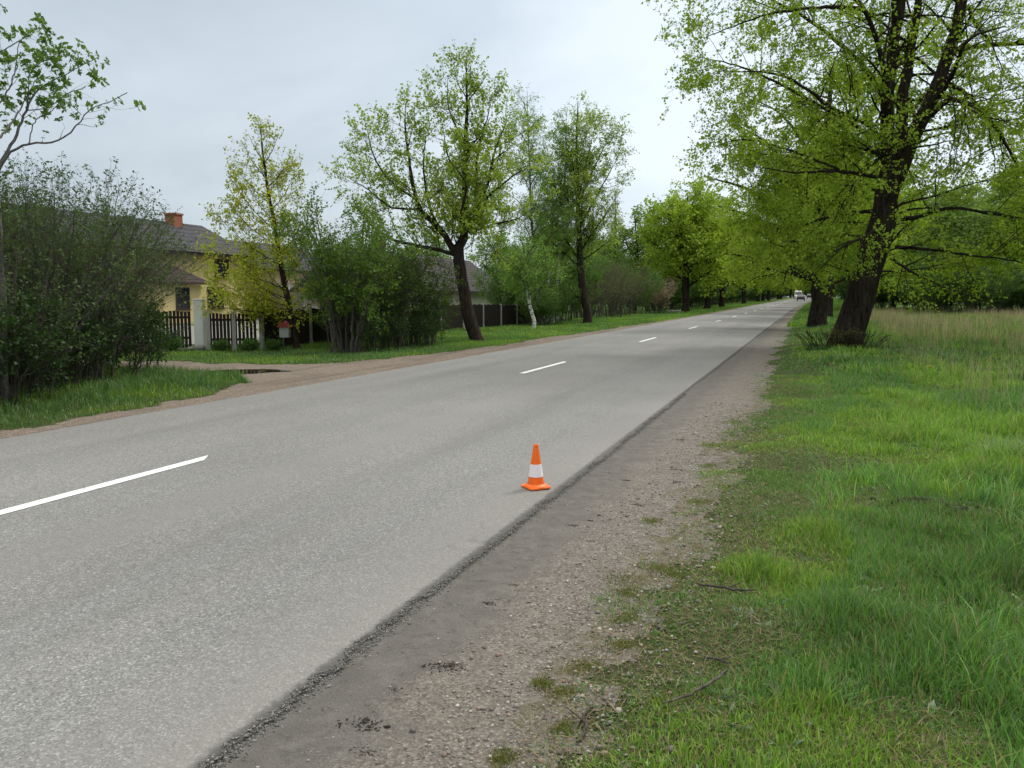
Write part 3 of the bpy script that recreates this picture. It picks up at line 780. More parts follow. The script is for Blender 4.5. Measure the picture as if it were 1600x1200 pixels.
def spray_lib(nvar, nleaf, lsz, wr, spread, seed, palm=False, tw=.006, up=.35, bare=0):
    rs = np.random.default_rng(seed); lib = []
    for k in range(nvar):
        V = []; T = []; mt = []; va = []
        m = 4; ax = np.zeros((m, 3)); ax[:, 2] = np.linspace(0, 1, m); ax[1:, :2] = np.cumsum(rs.normal(0, .06, (m - 1, 2)), 0)
        for i in range(m):
            rr = tw * (1 - .7 * i / (m - 1))
            for a in (0, 2.09, 4.19): V.append(ax[i] + np.array([math.cos(a) * rr, math.sin(a) * rr, 0])); va.append(.5)
        for i in range(m - 1):
            for a in range(3):
                b = (a + 1) % 3
                T += [(i * 3 + a, i * 3 + b, i * 3 + 3 + b), (i * 3 + a, i * 3 + 3 + b, i * 3 + 3 + a)]; mt += [1, 1]
        nl = 0 if k < bare else nleaf
        for j in range(nl):
            t = rs.uniform(.12, 1) if j else 1.0
            f = t * (m - 1); i = min(int(f), m - 2); p = ax[i] * (1 - f + i) + ax[i + 1] * (f - i)
            az = j * 2.4 + rs.normal(0, .5); out = np.array([math.cos(az), math.sin(az), rs.uniform(-.2, .9) * up * 2])
            out /= np.linalg.norm(out); p = p + out * rs.uniform(.0, spread)
            s = lsz * rs.uniform(.6, 1.25)
            nb = 5 if palm else 1
            for q in range(nb):
                d = out + rs.normal(0, .45, 3) if not palm else out * .5 + np.array([math.cos(q * 1.25 + az), math.sin(q * 1.25 + az), -.1]) * .9
                d /= np.linalg.norm(d); nn_ = rs.normal(0, 1, 3); w = np.cross(d, nn_); w /= np.linalg.norm(w); nn_ = np.cross(w, d)
                b = len(V); r = rs.random()
                V += [p, p + d * s * .45 + w * s * wr * .5 + nn_ * s * .1, p + d * s, p + d * s * .45 - w * s * wr * .5 + nn_ * s * .1]
                va += [r] * 4; T += [(b, b + 1, b + 2), (b, b + 2, b + 3)]; mt += [0, 0]
        lib.append((np.array(V), np.array(T), np.array(mt), np.array(va)))
    return lib
def place_sprays(lib, pos, dr, sc, rs, ca, cb, base=0, sv=.55):
    n = len(pos); kind = rs.integers(0, len(lib), n); roll = rs.uniform(0, 2 * np.pi, n); shade = np.clip(rs.random(n) * .55 + (fbm(pos[:, 0] * .8 + pos[:, 2] * .5, pos[:, 1] * .8 + pos[:, 2] * .7, 3) - .5) * 1.8 + .22, 0, 1)
    ca = np.array(ca); cb = np.array(cb); Vs, Fs, Ms, Cs = [], [], [], []
    u, v = frames(dr)
    for k, (T, F, mt, va) in enumerate(lib):
        i = np.where(kind == k)[0]
        if not len(i): continue
        c, s = np.cos(roll[i])[:, None], np.sin(roll[i])[:, None]
        A = u[i] * c + v[i] * s; Bv = -u[i] * s + v[i] * c
        P = pos[i][:, None] + sc[i][:, None, None] * (T[None, :, 0:1] * A[:, None] + T[None, :, 1:2] * Bv[:, None] + T[None, :, 2:3] * dr[i][:, None])
        Vs.append(P.reshape(-1, 3)); Fs.append((F[None] + base + (np.arange(len(i)) * len(T))[:, None, None]).reshape(-1, 3)); base += len(i) * len(T)
        Ms.append(np.tile(mt, len(i)))
        f = (shade[i][:, None] * sv + va[None] * (1 - sv))[..., None]
        Cs.append((ca * (1 - f) + cb * f).reshape(-1, 3))
    return np.concatenate(Vs), np.concatenate(Fs), np.concatenate(Ms), np.concatenate(Cs)

def make_tree(name, limbs, env, p, seed, bark, twigm, cols, label=None, cat='tree', group=None, loc=(0, 0, 0), wood='trunk', crown='crown'):
    """limbs: list of [(x,y,z,r),...] in local metres"""
    rs = np.random.default_rng(seed)
    NL = 26
    A = np.stack([resample(l, NL) for l in limbs]); P0 = A[:, :, :3]; R0 = np.maximum(A[:, :, 3] * np.where(np.arange(len(limbs))[:, None] > 0, p.get('rs', 1.0), 1.0), .006)
    jit = rs.normal(0, 1, P0.shape) * (R0[..., None] * p.get('kink', .12) + .006); jit[:, 0] = 0
    P0 = P0 + jit
    Q1, r1 = spawn(P0, R0, p['n1'], p.get('t1', .3), 1.0, p.get('a1', (35, 75)), p['L1'][0], p['L1'][1], 8, p.get('w1', .12), p.get('g1', (0, 0, .05)), .55, rs, env, p.get('rm1', .08), p.get('flat', .3))
    if 'tmin' in p:   # clear stem below this height
        k = Q1[:, 0, 2] > p['tmin']; Q1, r1 = Q1[k], r1[k]
    Q2, r2 = spawn(Q1, r1, p['n2'], .12, 1.0, p.get('a2', (30, 65)), p['L2'][0], p['L2'][1], 5, p.get('w2', .14), p.get('g2', (0, 0, .03)), .5, rs, env, .02, p.get('flat', .3))
    # sprays along the twigs, plus along the outer branches
    def along(Q, per, t0):
        B, m, _ = Q.shape; Lq = np.linalg.norm(np.diff(Q, axis=1), axis=2).sum(1)
        c = rs.poisson(per * Lq * (1 - t0)) + 1; i = np.repeat(np.arange(B), c); t = rs.uniform(t0, 1, len(i)); t[np.r_[0, np.cumsum(c)[:-1]]] = .999
        f = t * (m - 1); a = np.minimum(f.astype(int), m - 2); w = (f - a)[:, None]
        pos = Q[i, a] * (1 - w) + Q[i, a + 1] * w; tan = nrm(Q[i, a + 1] - Q[i, a]); return pos, nrm(tan + rs.normal(0, p.get('sj', .55), pos.shape) + np.array(p.get('gs', (0, 0, 0))))
    a_, b_ = along(Q2, p['n3'], .15); c_, d_ = along(Q1, p['n3'] * .5, .45)
    e_, f_ = along(P0, p.get('n0', 1.5), .25)
    e_ = e_ + rs.normal(0, .15, e_.shape); kk = e_[:, 2] > p.get('tmin', 0) ; e_, f_ = e_[kk], f_[kk]
    pos = np.r_[a_, c_, e_]; dr = np.r_[b_, d_, f_]
    ev = env.val(pos); keep = (ev < rs.uniform(.85, 1.25, len(ev)))
    if 'zmin' in p: keep &= p['zmin'](pos)
    if 'thin' in p: keep &= p['thin'](pos, rs)
    pos, dr = pos[keep], dr[keep]
    sc = p['S'] * rs.uniform(.6, 1.3, len(pos))
    V3, F3, M3, C3 = place_sprays(p['lib'], pos, dr, sc, rs, cols[0], cols[1])
    V2, F2 = tubes(Q2, r2, 3); F2 = F2 + len(V3)
    root = empty(name, loc, 0, label, cat, group)
    cr_ = mesh_np(crown, np.r_[V3, V2], [F3, F2], [M['leaf'], M[twigm]], fm=[M3, 1], color=np.r_[C3, np.full((len(V2), 3), .5)], smooth=[0, 1], parent=root)
    k0 = p.get('k0', 16)
    Va, Fa = tubes(P0, R0, k0, p.get('rough', .03), rs); Vb, Fb = tubes(Q1, r1, 5); Fb = Fb + len(Va)
    mesh_np(wood, np.r_[Va, Vb], [Fa, Fb], [M[bark], M[twigm]], fm=[(np.arange(len(Fa)) >= (NL - 1) * k0).astype(int) if p.get('thin_bark') else 0, 1 if p.get('thin_bark') else 0], smooth=[1, 1], parent=root)
    print(name, 'sprays', len(pos), 'L2', len(Q2))
    return kids(root)
def sk(k, pts):
    """sketch of a limb: (right px, up px, metres away, radius) at the tree's own scale k -> local metres"""
    return [tuple(CR * (a * k) + CF * w + np.array([0, 0, b * k])) + (r,) for a, b, w, r in pts]

LIB_LIME = spray_lib(8, 9, .22, .85, .14, 1, tw=.012)
LIB_FAR = spray_lib(6, 8, .30, .9, .25, 2, tw=.012)
LIB_SHRUB = spray_lib(8, 9, .17, .5, .06, 3, tw=.010, up=.8, bare=1)
LIB_BUSH = spray_lib(8, 11, .24, .7, .14, 4, tw=.010)
LIB_BIG = spray_lib(6, 3, .42, .6, .14, 5, palm=True, tw=.014)
LIB_MAPLE = spray_lib(8, 6, .26, .9, .12, 6, tw=.012)
LIB_BIRCH = spray_lib(8, 9, .13, .8, .10, 7, tw=.008)
CL = ((.165, .27, .018), (.375, .49, .045))      # lime, dark and light leaf
# ---- the big leaning lime
k = .0198
bl = [[(0, -6, 0, .66), (3, 14, 0, .56), (13, 55, 0, .50), (27, 100, 0, .475), (45, 150, 0, .465), (56, 200, 0, .45), (67, 250, .1, .40), (70, 300, .2, .34), (66, 345, .3, .27), (68, 420, .4, .23), (78, 520, .3, .19), (74, 640, .3, .13), (78, 800, 0, .05)],
      [(60, 225, 0, .34), (84, 285, -.1, .34), (112, 345, -.2, .29), (135, 400, -.3, .25), (152, 460, -.4, .22), (172, 548, -.4, .19), (196, 660, -.4, .12), (206, 800, -.3, .04)],
      [(80, 270, 0, .28), (96, 330, .4, .24), (104, 400, .7, .21), (120, 470, .9, .18), (132, 560, 1.0, .13), (128, 700, 1.2, .05)],
      [(126, 352, -.2, .15), (148, 372, -.5, .14), (172, 362, -.9, .11), (205, 318, -1.4, .08), (228, 268, -1.7, .05), (262, 205, -2, .02)],
      [(138, 402, -.3, .13), (165, 396, -.2, .11), (225, 382, .5, .08), (285, 358, 1.2, .05), (330, 320, 1.8, .015)],
      [(150, 445, -.4, .15), (180, 446, -.6, .12), (235, 438, -1.5, .09), (290, 408, -2.4, .05), (350, 340, -3, .015)],
      [(165, 500, -.4, .13), (200, 520, .4, .10), (250, 515, 1.5, .08), (320, 500, 2.6, .03)],
      [(170, 520, -.4, .13), (215, 560, -1.2, .10), (280, 580, -2.0, .07), (350, 570, -2.6, .02)],
      [(80, 200, -.3, .12), (104, 203, -.8, .09), (122, 210, -1.2, .08), (180, 198, -2, .06), (240, 180, -2.6, .035), (290, 150, -3, .012)],
      [(70, 158, -.3, .10), (90, 154, -.9, .075), (140, 142, -1.8, .055), (190, 132, -2.4, .03), (240, 112, -2.8, .01)],
      [(62, 140, -.3, .07), (85, 115, -1.0, .05), (120, 92, -1.6, .03), (145, 80, -2.0, .01)],
      [(62, 350, .2, .14), (30, 420, -.6, .12), (-20, 490, -1.2, .10), (-90, 520, -1.8, .08), (-180, 535, -2.4, .05), (-280, 525, -2.8, .015)],
      [(58, 300, 0, .13), (10, 330, -.8, .11), (-60, 345, -1.6, .09), (-150, 385, -2.2, .05), (-235, 385, -2.6, .015)],
      [(55, 262, 0, .11), (-10, 262, -1.0, .09), (-70, 258, -2.0, .07), (-140, 250, -2.8, .04), (-200, 255, -3.2, .012)],
      [(50, 215, 0, .11), (0, 212, .8, .08), (-60, 195, 1.6, .06), (-120, 190, 2.2, .035), (-170, 170, 2.6, .012)],
      [(45, 190, -.3, .09), (-5, 170, -1.4, .07), (-60, 150, -2.4, .05), (-100, 120, -3.0, .02)],
      [(66, 380, .3, .15), (40, 460, 1.6, .12), (-20, 540, 2.8, .09), (-100, 600, 3.6, .05), (-190, 640, 4, .015)],
      [(74, 450, .4, .13), (20, 560, -1.2, .10), (-60, 660, -2.4, .06), (-150, 720, -3.0, .02)],
      [(76, 560, .3, .11), (40, 660, .8, .08), (-20, 760, 1.2, .03)],
      [(190, 600, -.4, .10), (250, 690, -.6, .06), (300, 760, -.8, .02)],
      [(110, 440, .8, .12), (130, 470, 2.2, .10), (150, 500, 4, .06), (160, 520, 5.5, .02)],
      [(90, 300, .4, .12), (100, 320, 2, .09), (110, 330, 3.6, .06), (130, 310, 5.2, .02)],
      [(110, 350, -.3, .12), (105, 380, -1.8, .10), (80, 410, -3.4, .07), (70, 400, -5.2, .02)],
      [(-20, 490, -1.2, .10), (-80, 478, -2.0, .08), (-170, 462, -2.4, .05), (-262, 428, -2.6, .015)],
      [(-100, 522, -1.8, .08), (-180, 560, -1.2, .06), (-260, 568, -.8, .04), (-335, 548, -.4, .015)],
      [(-10, 330, -.8, .09), (-80, 380, -.2, .07), (-160, 430, .4, .045), (-235, 455, .8, .015)],
      [(-60, 260, -2, .06), (-120, 290, -1.5, .05), (-190, 310, -1, .03), (-225, 300, -1, .012)],
      # young shoots from the burr low on the stem
      [(12, 62, -.35, .03), (-2, 90, -.6, .02), (-16, 135, -.7, .008)], [(10, 60, -.3, .03), (-12, 82, -.5, .02), (-30, 118, -.6, .008)],
      [(14, 66, -.4, .025), (4, 100, -.6, .015), (0, 150, -.7, .006)]]
bl = [[((a_ * (1 - .13 * float(sstep(60, 300, b_))) if a_ > 0 else a_), b_, w_, r_ * .87) for a_, b_, w_, r_ in l_] for l_ in bl]
BT = bl[0]
bl = [[(a_, b_, w_, r_ * (1 - .16 * float(sstep(150, 300, b_)))) for a_, b_, w_, r_ in l_] for l_ in bl[:3]] + [[(a_, b_, w_, r_ * .68) for a_, b_, w_, r_ in l_] for l_ in bl[3:]]
env = Env([((CR * -3.0 + np.array([0, 0, 10.8])), (3.8, 4.4, 4.4)), ((CR * .4 + np.array([0, 0, 11.2])), (7.4, 6.8, 8.2)), ((CR * 1.6 + np.array([0, 0, 5.6])), (6.0, 5.0, 4.2)), ((CR * -.2 + np.array([0, 0, 2.2])), (1.0, 1, 1.6))])
def thin_top(pos, rs):
    ax = resample([(a * k, b * k, w) for a, b, w, r in BT], 60)
    u = pos @ CR; w = pos @ CF; z = pos[:, 2]
    au = np.interp(z, ax[:, 1], ax[:, 0]); aw = np.interp(z, ax[:, 1], ax[:, 2])
    near = np.exp(-(((u - au) / 1.0) ** 2)) * (w < .6) * (z < 11)
    return rs.random(len(pos)) < (1 - .50 * sstep(5.5, 11, z)) * (1 - .45 * sstep(2.5, 5.5, -u)) * (1 - .4 * sstep(3, 5, u) * sstep(4, 7, z)) * (1 - .95 * near)
bigp = dict(zmin=lambda q: (q @ CR > -.9) | (q[:, 2] > 2.6), n1=3.0, n2=3.8, n3=8.8, L1=(1.6, 3.8), L2=(.6, 1.6), lib=LIB_LIME, S=.36, n0=.4, t1=.12, tmin=1.9, a1=(35, 80), g1=(0, 0, -.06), g2=(0, 0, -.08), flat=.45, rough=.02, k0=28, kink=.07, rm1=.05, thin=thin_top)
make_tree('lime_tree', [sk(k, l) for l in bl], env, bigp, 101, 'bark', 'bark', CL, 'big old lime with thick dark trunk leaning right in the meadow edge', 'tree', 'lime trees lining the road', W(1.1, 26.5, -.05))

# ---- second lime on the right, upright
k = .0336
l2 = [[(0, -4, 0, .62), (0, 10, 0, .50), (0, 50, 0, .44), (2, 110, 0, .40), (4, 160, .1, .33), (-4, 220, .2, .26), (0, 300, 0, .18), (6, 390, 0, .05)]]
for az, z0, out, up, r in [(180, 75, 150, 40, .16), (200, 100, 190, 80, .17), (160, 130, 180, 110, .16), (185, 160, 150, 150, .15), (0, 100, 120, 60, .15), (20, 140, 140, 100, .15), (-20, 180, 120, 120, .13), (90, 120, 120, 90, .15), (-90, 120, 130, 70, .15), (-120, 150, 130, 120, .14), (240, 90, 150, 40, .13), (60, 190, 100, 130, .12), (140, 220, 110, 140, .11), (300, 230, 90, 120, .1), (215, 70, 150, 20, .12)]:
    c, s = math.cos(R(az)), math.sin(R(az))
    l2.append([(0, z0, 0, r), (c * out * .3, z0 + up * .45, s * out * .3 * k, r * .8), (c * out * .7, z0 + up * .85, s * out * .7 * k, r * .45), (c * out, z0 + up, s * out * k, .02)])
env = Env([((-CR * .8 + np.array([0, 0, 8.2])), (6.3, 5.8, 6.2)), ((-CR * 1.0 + np.array([0, 0, 4.4])), (5.4, 5, 2.9))])
lp = dict(zmin=lambda q: q[:, 2] > 2.75, n1=2.3, n2=3.2, n3=6.5, L1=(1.4, 3.4), L2=(.6, 1.5), lib=LIB_LIME, S=.56, n0=.6, t1=.15, tmin=2.6, a1=(35, 80), g1=(0, 0, -.05), g2=(0, 0, -.05), flat=.4, rough=.02, k0=24, kink=.06, rm1=.05)
make_tree('lime_tree', [sk(k, l) for l in l2], env, lp, 102, 'bark', 'bark', CL, 'upright lime with thick straight trunk just behind the leaning lime', 'tree', 'lime trees lining the road', W(.56, 44.4, -.05))

# ---- first lime on the left, forked
k = .0237
l3 = [[(2, -6, 0, .42), (-1, 8, 0, .33), (-12, 40, 0, .30), (-22, 85, 0, .275), (-27, 125, 0, .27), (-30, 140, .0, .25), (-22, 158, .1, .22), (-19, 190, .2, .18), (-18, 250, .2, .14), (-16, 330, .1, .10), (-14, 400, 0, .06), (-15, 462, 0, .02)],
      [(-29, 130, 0, .21), (-45, 160, -.1, .19), (-62, 182, -.2, .17), (-82, 200, -.3, .14), (-95, 240, -.4, .11), (-100, 290, -.5, .08), (-105, 340, -.5, .05), (-104, 385, -.5, .015)],
      [(-34, 136, 0, .12), (-60, 145, .4, .11), (-95, 153, .9, .10), (-140, 165, 1.5, .08), (-180, 192, 1.8, .05), (-205, 230, 2, .02)],
      [(-60, 180, -.2, .09), (-68, 205, -.8, .08), (-75, 260, -1.2, .05), (-70, 320, -1.4, .02)],
      [(-90, 220, -.3, .08), (-125, 245, -.6, .06), (-150, 290, -.9, .04), (-158, 335, -1, .015)],
      [(-90, 205, -.3, .07), (-130, 210, .2, .055), (-175, 245, .6, .035), (-205, 265, .8, .012)],
      [(-20, 168, .1, .14), (-4, 190, .5, .13), (-2, 250, .8, .10), (2, 320, .9, .07), (20, 380, 1, .02)],
      [(-14, 175, .1, .12), (6, 210, -.5, .11), (20, 250, -.9, .09), (30, 300, -1, .06), (48, 350, -1.2, .02)],
      [(10, 215, -.5, .08), (40, 240, -.9, .06), (70, 262, -1.2, .03), (92, 268, -1.4, .012)],
      [(-18, 240, .2, .07), (-45, 300, .8, .05), (-55, 370, 1, .015)], [(-17, 300, .1, .06), (14, 350, -.4, .04), (25, 405, -.5, .012)], [(-16, 320, .1, .05), (-40, 380, -.6, .035), (-40, 430, -.7, .01)],
      [(-10, 170, .3, .09), (0, 190, 1.8, .07), (-10, 230, 3, .04), (0, 260, 3.8, .015)], [(-15, 165, 0, .09), (-20, 190, -1.6, .07), (-10, 230, -2.8, .04), (-30, 260, -3.6, .015)],
      [(-12, 170, 0, .07), (30, 185, .4, .05), (65, 195, .6, .03), (90, 215, .8, .012)]]
l3[0] = [(a_, b_, c_, d_ * .78) for a_, b_, c_, d_ in l3[0]]
l3 = [[(a_, b_ * (1 - .08 * float(sstep(180, 420, b_))), c_, d_) for a_, b_, c_, d_ in l_] for l_ in l3]
env = Env([((-CR * .45 + np.array([0, 0, 6.7])), (2.0, 2.3, 3.75)), ((-CR * 2.5 + np.array([0, 0, 6.0])), (3.0, 2.7, 2.9)), ((CR * 1.3 + np.array([0, 0, 5.7])), (2.9, 2.6, 3.5)), ((-CR * 1.2 + np.array([0, 0, 4.2])), (3.6, 2.7, 1.5))])
lp3 = dict(n1=3.6, n2=4.2, n3=7.5, L1=(.9, 2.3), L2=(.4, 1.1), lib=LIB_LIME, S=.38, rs=.6, t1=.06, tmin=3.1, n0=3, a1=(30, 65), g1=(0, 0, .08), g2=(0, 0, .06), flat=.2, rough=.02, k0=18, kink=.07, rm1=.03)
make_tree('lime_tree', [sk(k, l) for l in l3], env, lp3, 103, 'bark_l', 'bark', ((.18, .28, .03), (.38, .47, .06)), 'forked lime leaning left at the far road edge, nearest on that side', 'tree', 'lime trees lining the road', W(-11.4, 26.9, -.05))
# ---- second lime on the left
k = .0393
l4 = [[(0, -4, 0, .42), (0, 6, 0, .34), (-5, 40, 0, .29), (-12, 85, 0, .26), (-14, 120, 0, .22), (-16, 170, .1, .17), (-18, 230, .1, .12), (-20, 290, 0, .07), (-18, 338, 0, .02)]]
for az, z0, out, up, r in [(0, 110, 60, 90, .12), (10, 150, 62, 110, .11), (-10, 190, 50, 110, .09), (180, 100, 55, 80, .12), (170, 150, 50, 110, .1), (90, 120, 60, 90, .1), (-90, 120, 60, 90, .1), (130, 180, 40, 100, .08), (-60, 200, 40, 100, .08), (20, 95, 60, 40, .09), (200, 90, 50, 40, .08), (-110, 160, 50, 100, .08)]:
    c, s = math.cos(R(az)), math.sin(R(az))
    l4.append([(-14, z0, 0, r), (-14 + c * out * .35, z0 + up * .35, s * out * .35 * k, r * .75), (-14 + c * out * .75, z0 + up * .75, s * out * .75 * k, r * .4), (-14 + c * out, z0 + up, s * out * k, .015)])
l4[0] = [(a_, b_, c_, d_ * .82) for a_, b_, c_, d_ in l4[0]]
env = Env([((CR * -.5 + np.array([0, 0, 8.0])), (3.5, 3.3, 5.5)), ((CR * .3 + np.array([0, 0, 5.8])), (4.1, 3.5, 3.4))])
lp4 = dict(lp3); lp4.update(n1=3.4, n2=3.8, n3=6.5, S=.42, L1=(1.0, 2.3), tmin=3.0, lib=LIB_LIME)
make_tree('lime_tree', [sk(k, l) for l in l4], env, lp4, 104, 'bark_l', 'bark', ((.19, .29, .04), (.40, .49, .08)), 'slender lime with reddish trunk beside the birches', 'tree', 'lime trees lining the road', W(-12.59, 47.05, -.05))

# ---- the far avenue: three source trees, copied
def auto_limbs(rs, H, r, z0, spread, n, up=(.35, .8)):
    out = [[(0, 0, -.1, r * 1.35), (0, 0, .4, r * 1.05), (rs.normal(0, .1), rs.normal(0, .1), z0, r), (rs.normal(0, .3), rs.normal(0, .3), H * .55, r * .6), (rs.normal(0, .4), rs.normal(0, .4), H * .97, .03)]]
    for q in range(n):
        t = q / n; z = z0 + (H * .7 - z0) * t; az = q * 2.4 + rs.normal(0, .4); L_ = spread * (1 - .45 * t) * rs.uniform(.8, 1.1); u = rs.uniform(*up) * L_ * (1 + t)
        c, s = math.cos(az), math.sin(az); rr = r * (.5 - .25 * t)
        out.append([(0, 0, z, rr), (c * L_ * .35, s * L_ * .35, z + u * .35, rr * .8), (c * L_ * .7, s * L_ * .7, z + u * .75, rr * .45), (c * L_, s * L_, z + u, .02)])
    return out
AV = []
for q in range(3):
    rs = np.random.default_rng(300 + q)
    H = 13.0
    env = Env([((0, 0, 8.3), (5.6, 5.6, 5.4)), ((.3, 0, 5.0), (6.0, 6.0, 3.2))])
    pp = dict(n1=2.0, n2=2.6, n3=4.4, L1=(1.5, 3.4), L2=(.7, 1.6), lib=LIB_FAR, S=.78, zmin=lambda q: q[:, 2] > 2.3, rs=.7, t1=.2, tmin=2.4, a1=(35, 75), g1=(0, 0, 0), flat=.3, k0=12, rm1=.05, kink=.07)
    AV.append((auto_limbs(rs, H, .40, 2.6, 5.4, 17), env, pp))
left_rows = [(-12, 84.1), (-12, 101.9), (-12, 117.9), (-12, 151.8), (-12, 183), (-12, 195.7), (-12, 212), (-12, 243), (-12, 254), (-12, 293.8), (-12, 318)]
right_rows = [(1.4, 64), (1.6, 83), (1.2, 101), (1.8, 120), (1.6, 141), (1.6, 163), (1.6, 186), (1.6, 210), (1.6, 236), (1.6, 262), (1.6, 290), (1.6, 320)]
ordn = ['first', 'second', 'third', 'fourth', 'fifth', 'sixth', 'seventh', 'eighth', 'ninth', 'tenth', 'eleventh', 'twelfth']
avs = []
for q, (lm, ev, pp) in enumerate(AV):
    x_, y_ = left_rows[q]
    a = make_tree('lime_tree', lm, ev, pp, 310 + q, 'bark', 'bark', CL, None, 'tree', 'lime trees lining the road', W(x_, y_, -.05))
    a['label'] = '%s dense lime after the pink blossom shrub in the left tree row' % ordn[q]
    avs.append(a)
rr_ = random.Random(5)
for q, (x_, y_) in list(enumerate(left_rows))[3:]:
    copy_thing(avs[q % 3], W(x_, y_, -.05), rr_.uniform(0, 6.28), rr_.uniform(.86, 1.05), '%s dense lime after the pink blossom shrub in the left tree row' % ordn[q])
for q, (x_, y_) in enumerate(right_rows):
    copy_thing(avs[(q + 1) % 3], W(x_, y_, -.05), rr_.uniform(0, 6.28), rr_.uniform(.92, 1.12), '%s lime behind the upright lime in the right tree row' % ordn[q])

# ---- woodland trees behind both rows (darker, bushier)
WD = []
for q, (cols_, bk) in enumerate([(((.11, .19, .04), (.25, .35, .08)), 'bark_l'), (((.09, .17, .025), (.19, .30, .045)), 'bark_l')]):
    rs = np.random.default_rng(400 + q)
    env = Env([((0, 0, 6.6), (3.6, 3.6, 5.0)), ((0, 0, 3.6), (3.9, 3.9, 3.0))])
    pp = dict(n1=2.0, n2=2.4, n3=3.6, L1=(1.2, 2.4), L2=(.7, 1.4), lib=LIB_FAR, S=.72, rs=.6, t1=.1, tmin=.5, a1=(30, 70), g1=(0, 0, .05), flat=.2, k0=8, rm1=.04, kink=.07)
    WD.append((auto_limbs(rs, 11.5, .2, 1.4, 3.6, 14, (.6, 1.2)), env, pp, cols_, bk))
spots_r = [(13, 92), (18, 92), (23, 97), (28, 92), (33, 99), (38, 92), (43, 96), (10, 112), (16, 116), (22, 112), (29, 118), (36, 112), (48, 104), (54, 98), (62, 104), (8, 140), (15, 150), (24, 145), (8, 175), (14, 200), (9, 230), (8, 270), (10, 310)]
spots_l = [(-19, 92), (-24, 84), (-30, 92), (-20, 108), (-27, 112), (-18, 128), (-24, 138), (-18, 150), (-20, 170), (-17, 190), (-19, 210), (-17, 235), (-18, 262), (-17, 290), (-18, 320), (-38, 98), (-46, 92), (-56, 84), (-66, 70), (-74, 56), (-80, 40), (-62, 96)]
LT = []
for q, (x_, y_, s_) in enumerate([(11.5, 76, .92), (17, 80, 1.0), (23.5, 78, .86), (30, 82, .95), (37, 80, .9), (8.5, 92, 1.1), (14.5, 100, 1.15), (20, 98, 1.15)]):
    LT.append((x_, y_, s_))
wds = []
for q, (lm, ev, pp, cols_, bk) in enumerate(WD):
    wds.append(make_tree('woodland_tree', lm, ev, pp, 410 + q, bk, 'bark_l', cols_, ['leafy green tree in the woodland at the back of the meadow', 'leafy green tree behind the left tree row and gardens'][q], 'tree', ['woodland trees behind the meadow', 'trees behind the left tree row'][q], W(*(spots_r[0] if q == 0 else spots_l[0]), -.1)))
for x_, y_ in spots_r[1:]:
    copy_thing(wds[0], W(x_, y_, -.1), rr_.uniform(0, 6.28), (rr_.uniform(.9, 1.3), rr_.uniform(.9, 1.3), rr_.uniform(.72, 1.12)))
for x_, y_, s_ in LT:
    copy_thing(wds[0], W(x_, y_ + 2, -.1), rr_.uniform(0, 6.28), (s_ * 1.35, s_ * 1.35, s_ * 1.05))
for x_, y_ in spots_l[1:]:
    copy_thing(wds[1], W(x_, y_, -.1), rr_.uniform(0, 6.28), (rr_.uniform(.9, 1.3), rr_.uniform(.9, 1.3), rr_.uniform(.62, .95)))
for q in range(14):
    x_ = -34 + q * 4.6 + rr_.uniform(-1, 1)
    copy_thing(avs[q % 3], W(x_, 380 + rr_.uniform(0, 40), -1), rr_.uniform(0, 6.28), rr_.uniform(1.0, 1.3), 'distant tree closing the view where the road vanishes', 'distant trees at the end of the road')

# ---- birches
def birch(seed, loc, H, lean, label, crx=1.7, tmin=2.5, bk='birch', r=.11):
    rs = np.random.default_rng(seed)
    lm = [[(0, 0, -.1, r * 1.15), (lean * .1, 0, .6, r), (lean * .5, 0, H * .3, .085), (lean * .8, .1, H * .6, .055), (lean, 0, H, .01)]]
    for q in range(16):
        t = q / 16; z = H * (.28 + .66 * t); az = q * 2.4; L_ = crx * (1.05 - .7 * t) * rs.uniform(.8, 1.1); c, s = math.cos(az), math.sin(az); xx = lean * min(1, z / H + .15)
        lm.append([(xx, 0, z, .03), (xx + c * L_ * .5, s * L_ * .5, z + L_ * .7, .02), (xx + c * L_, s * L_, z + L_ * .95, .006)])
    env = Env([((lean * .7, 0, H * .62), (crx, crx, H * .42)), ((lean * .4, 0, H * .42), (crx * 1.1, crx * 1.1, H * .26))])
    pp = dict(n1=3.8, n2=3.6, n3=8, L1=(.6, 1.5), L2=(.4, .9), lib=LIB_BIRCH, S=.48, t1=.1, tmin=tmin, a1=(30, 65), g1=(0, 0, -.08), g2=(0, 0, -.12), gs=(0, 0, -.3), flat=.1, k0=10, rm1=.012, kink=.1, thin_bark=1)
    return make_tree('birch_tree', lm, env, pp, seed, bk, 'twig', ((.11, .23, .035), (.22, .36, .06)), label, 'birch', 'birch trees on the left verge', loc)
birch(501, W(-14.3, 43.2, -.05), 13.2, -.9, 'tall birch with airy crown just right of the forked lime', 2.2, 2.0, 'bark_g')
birch(502, W(-14.6, 46.3, -.05), 12.6, .8, 'tall birch left of the slender lime, black spotted white trunk', 2.1)
birch(503, W(-12.57, 36.88, -.05), 4.2, -.5, 'short leaning birch with bright white trunk on the lawn', 2.0, .8, 'birch', .09)
birch(504, W(-15.4, 47.5, -.05), 9.0, .4, 'thin birch with white stem in the dark bushes')

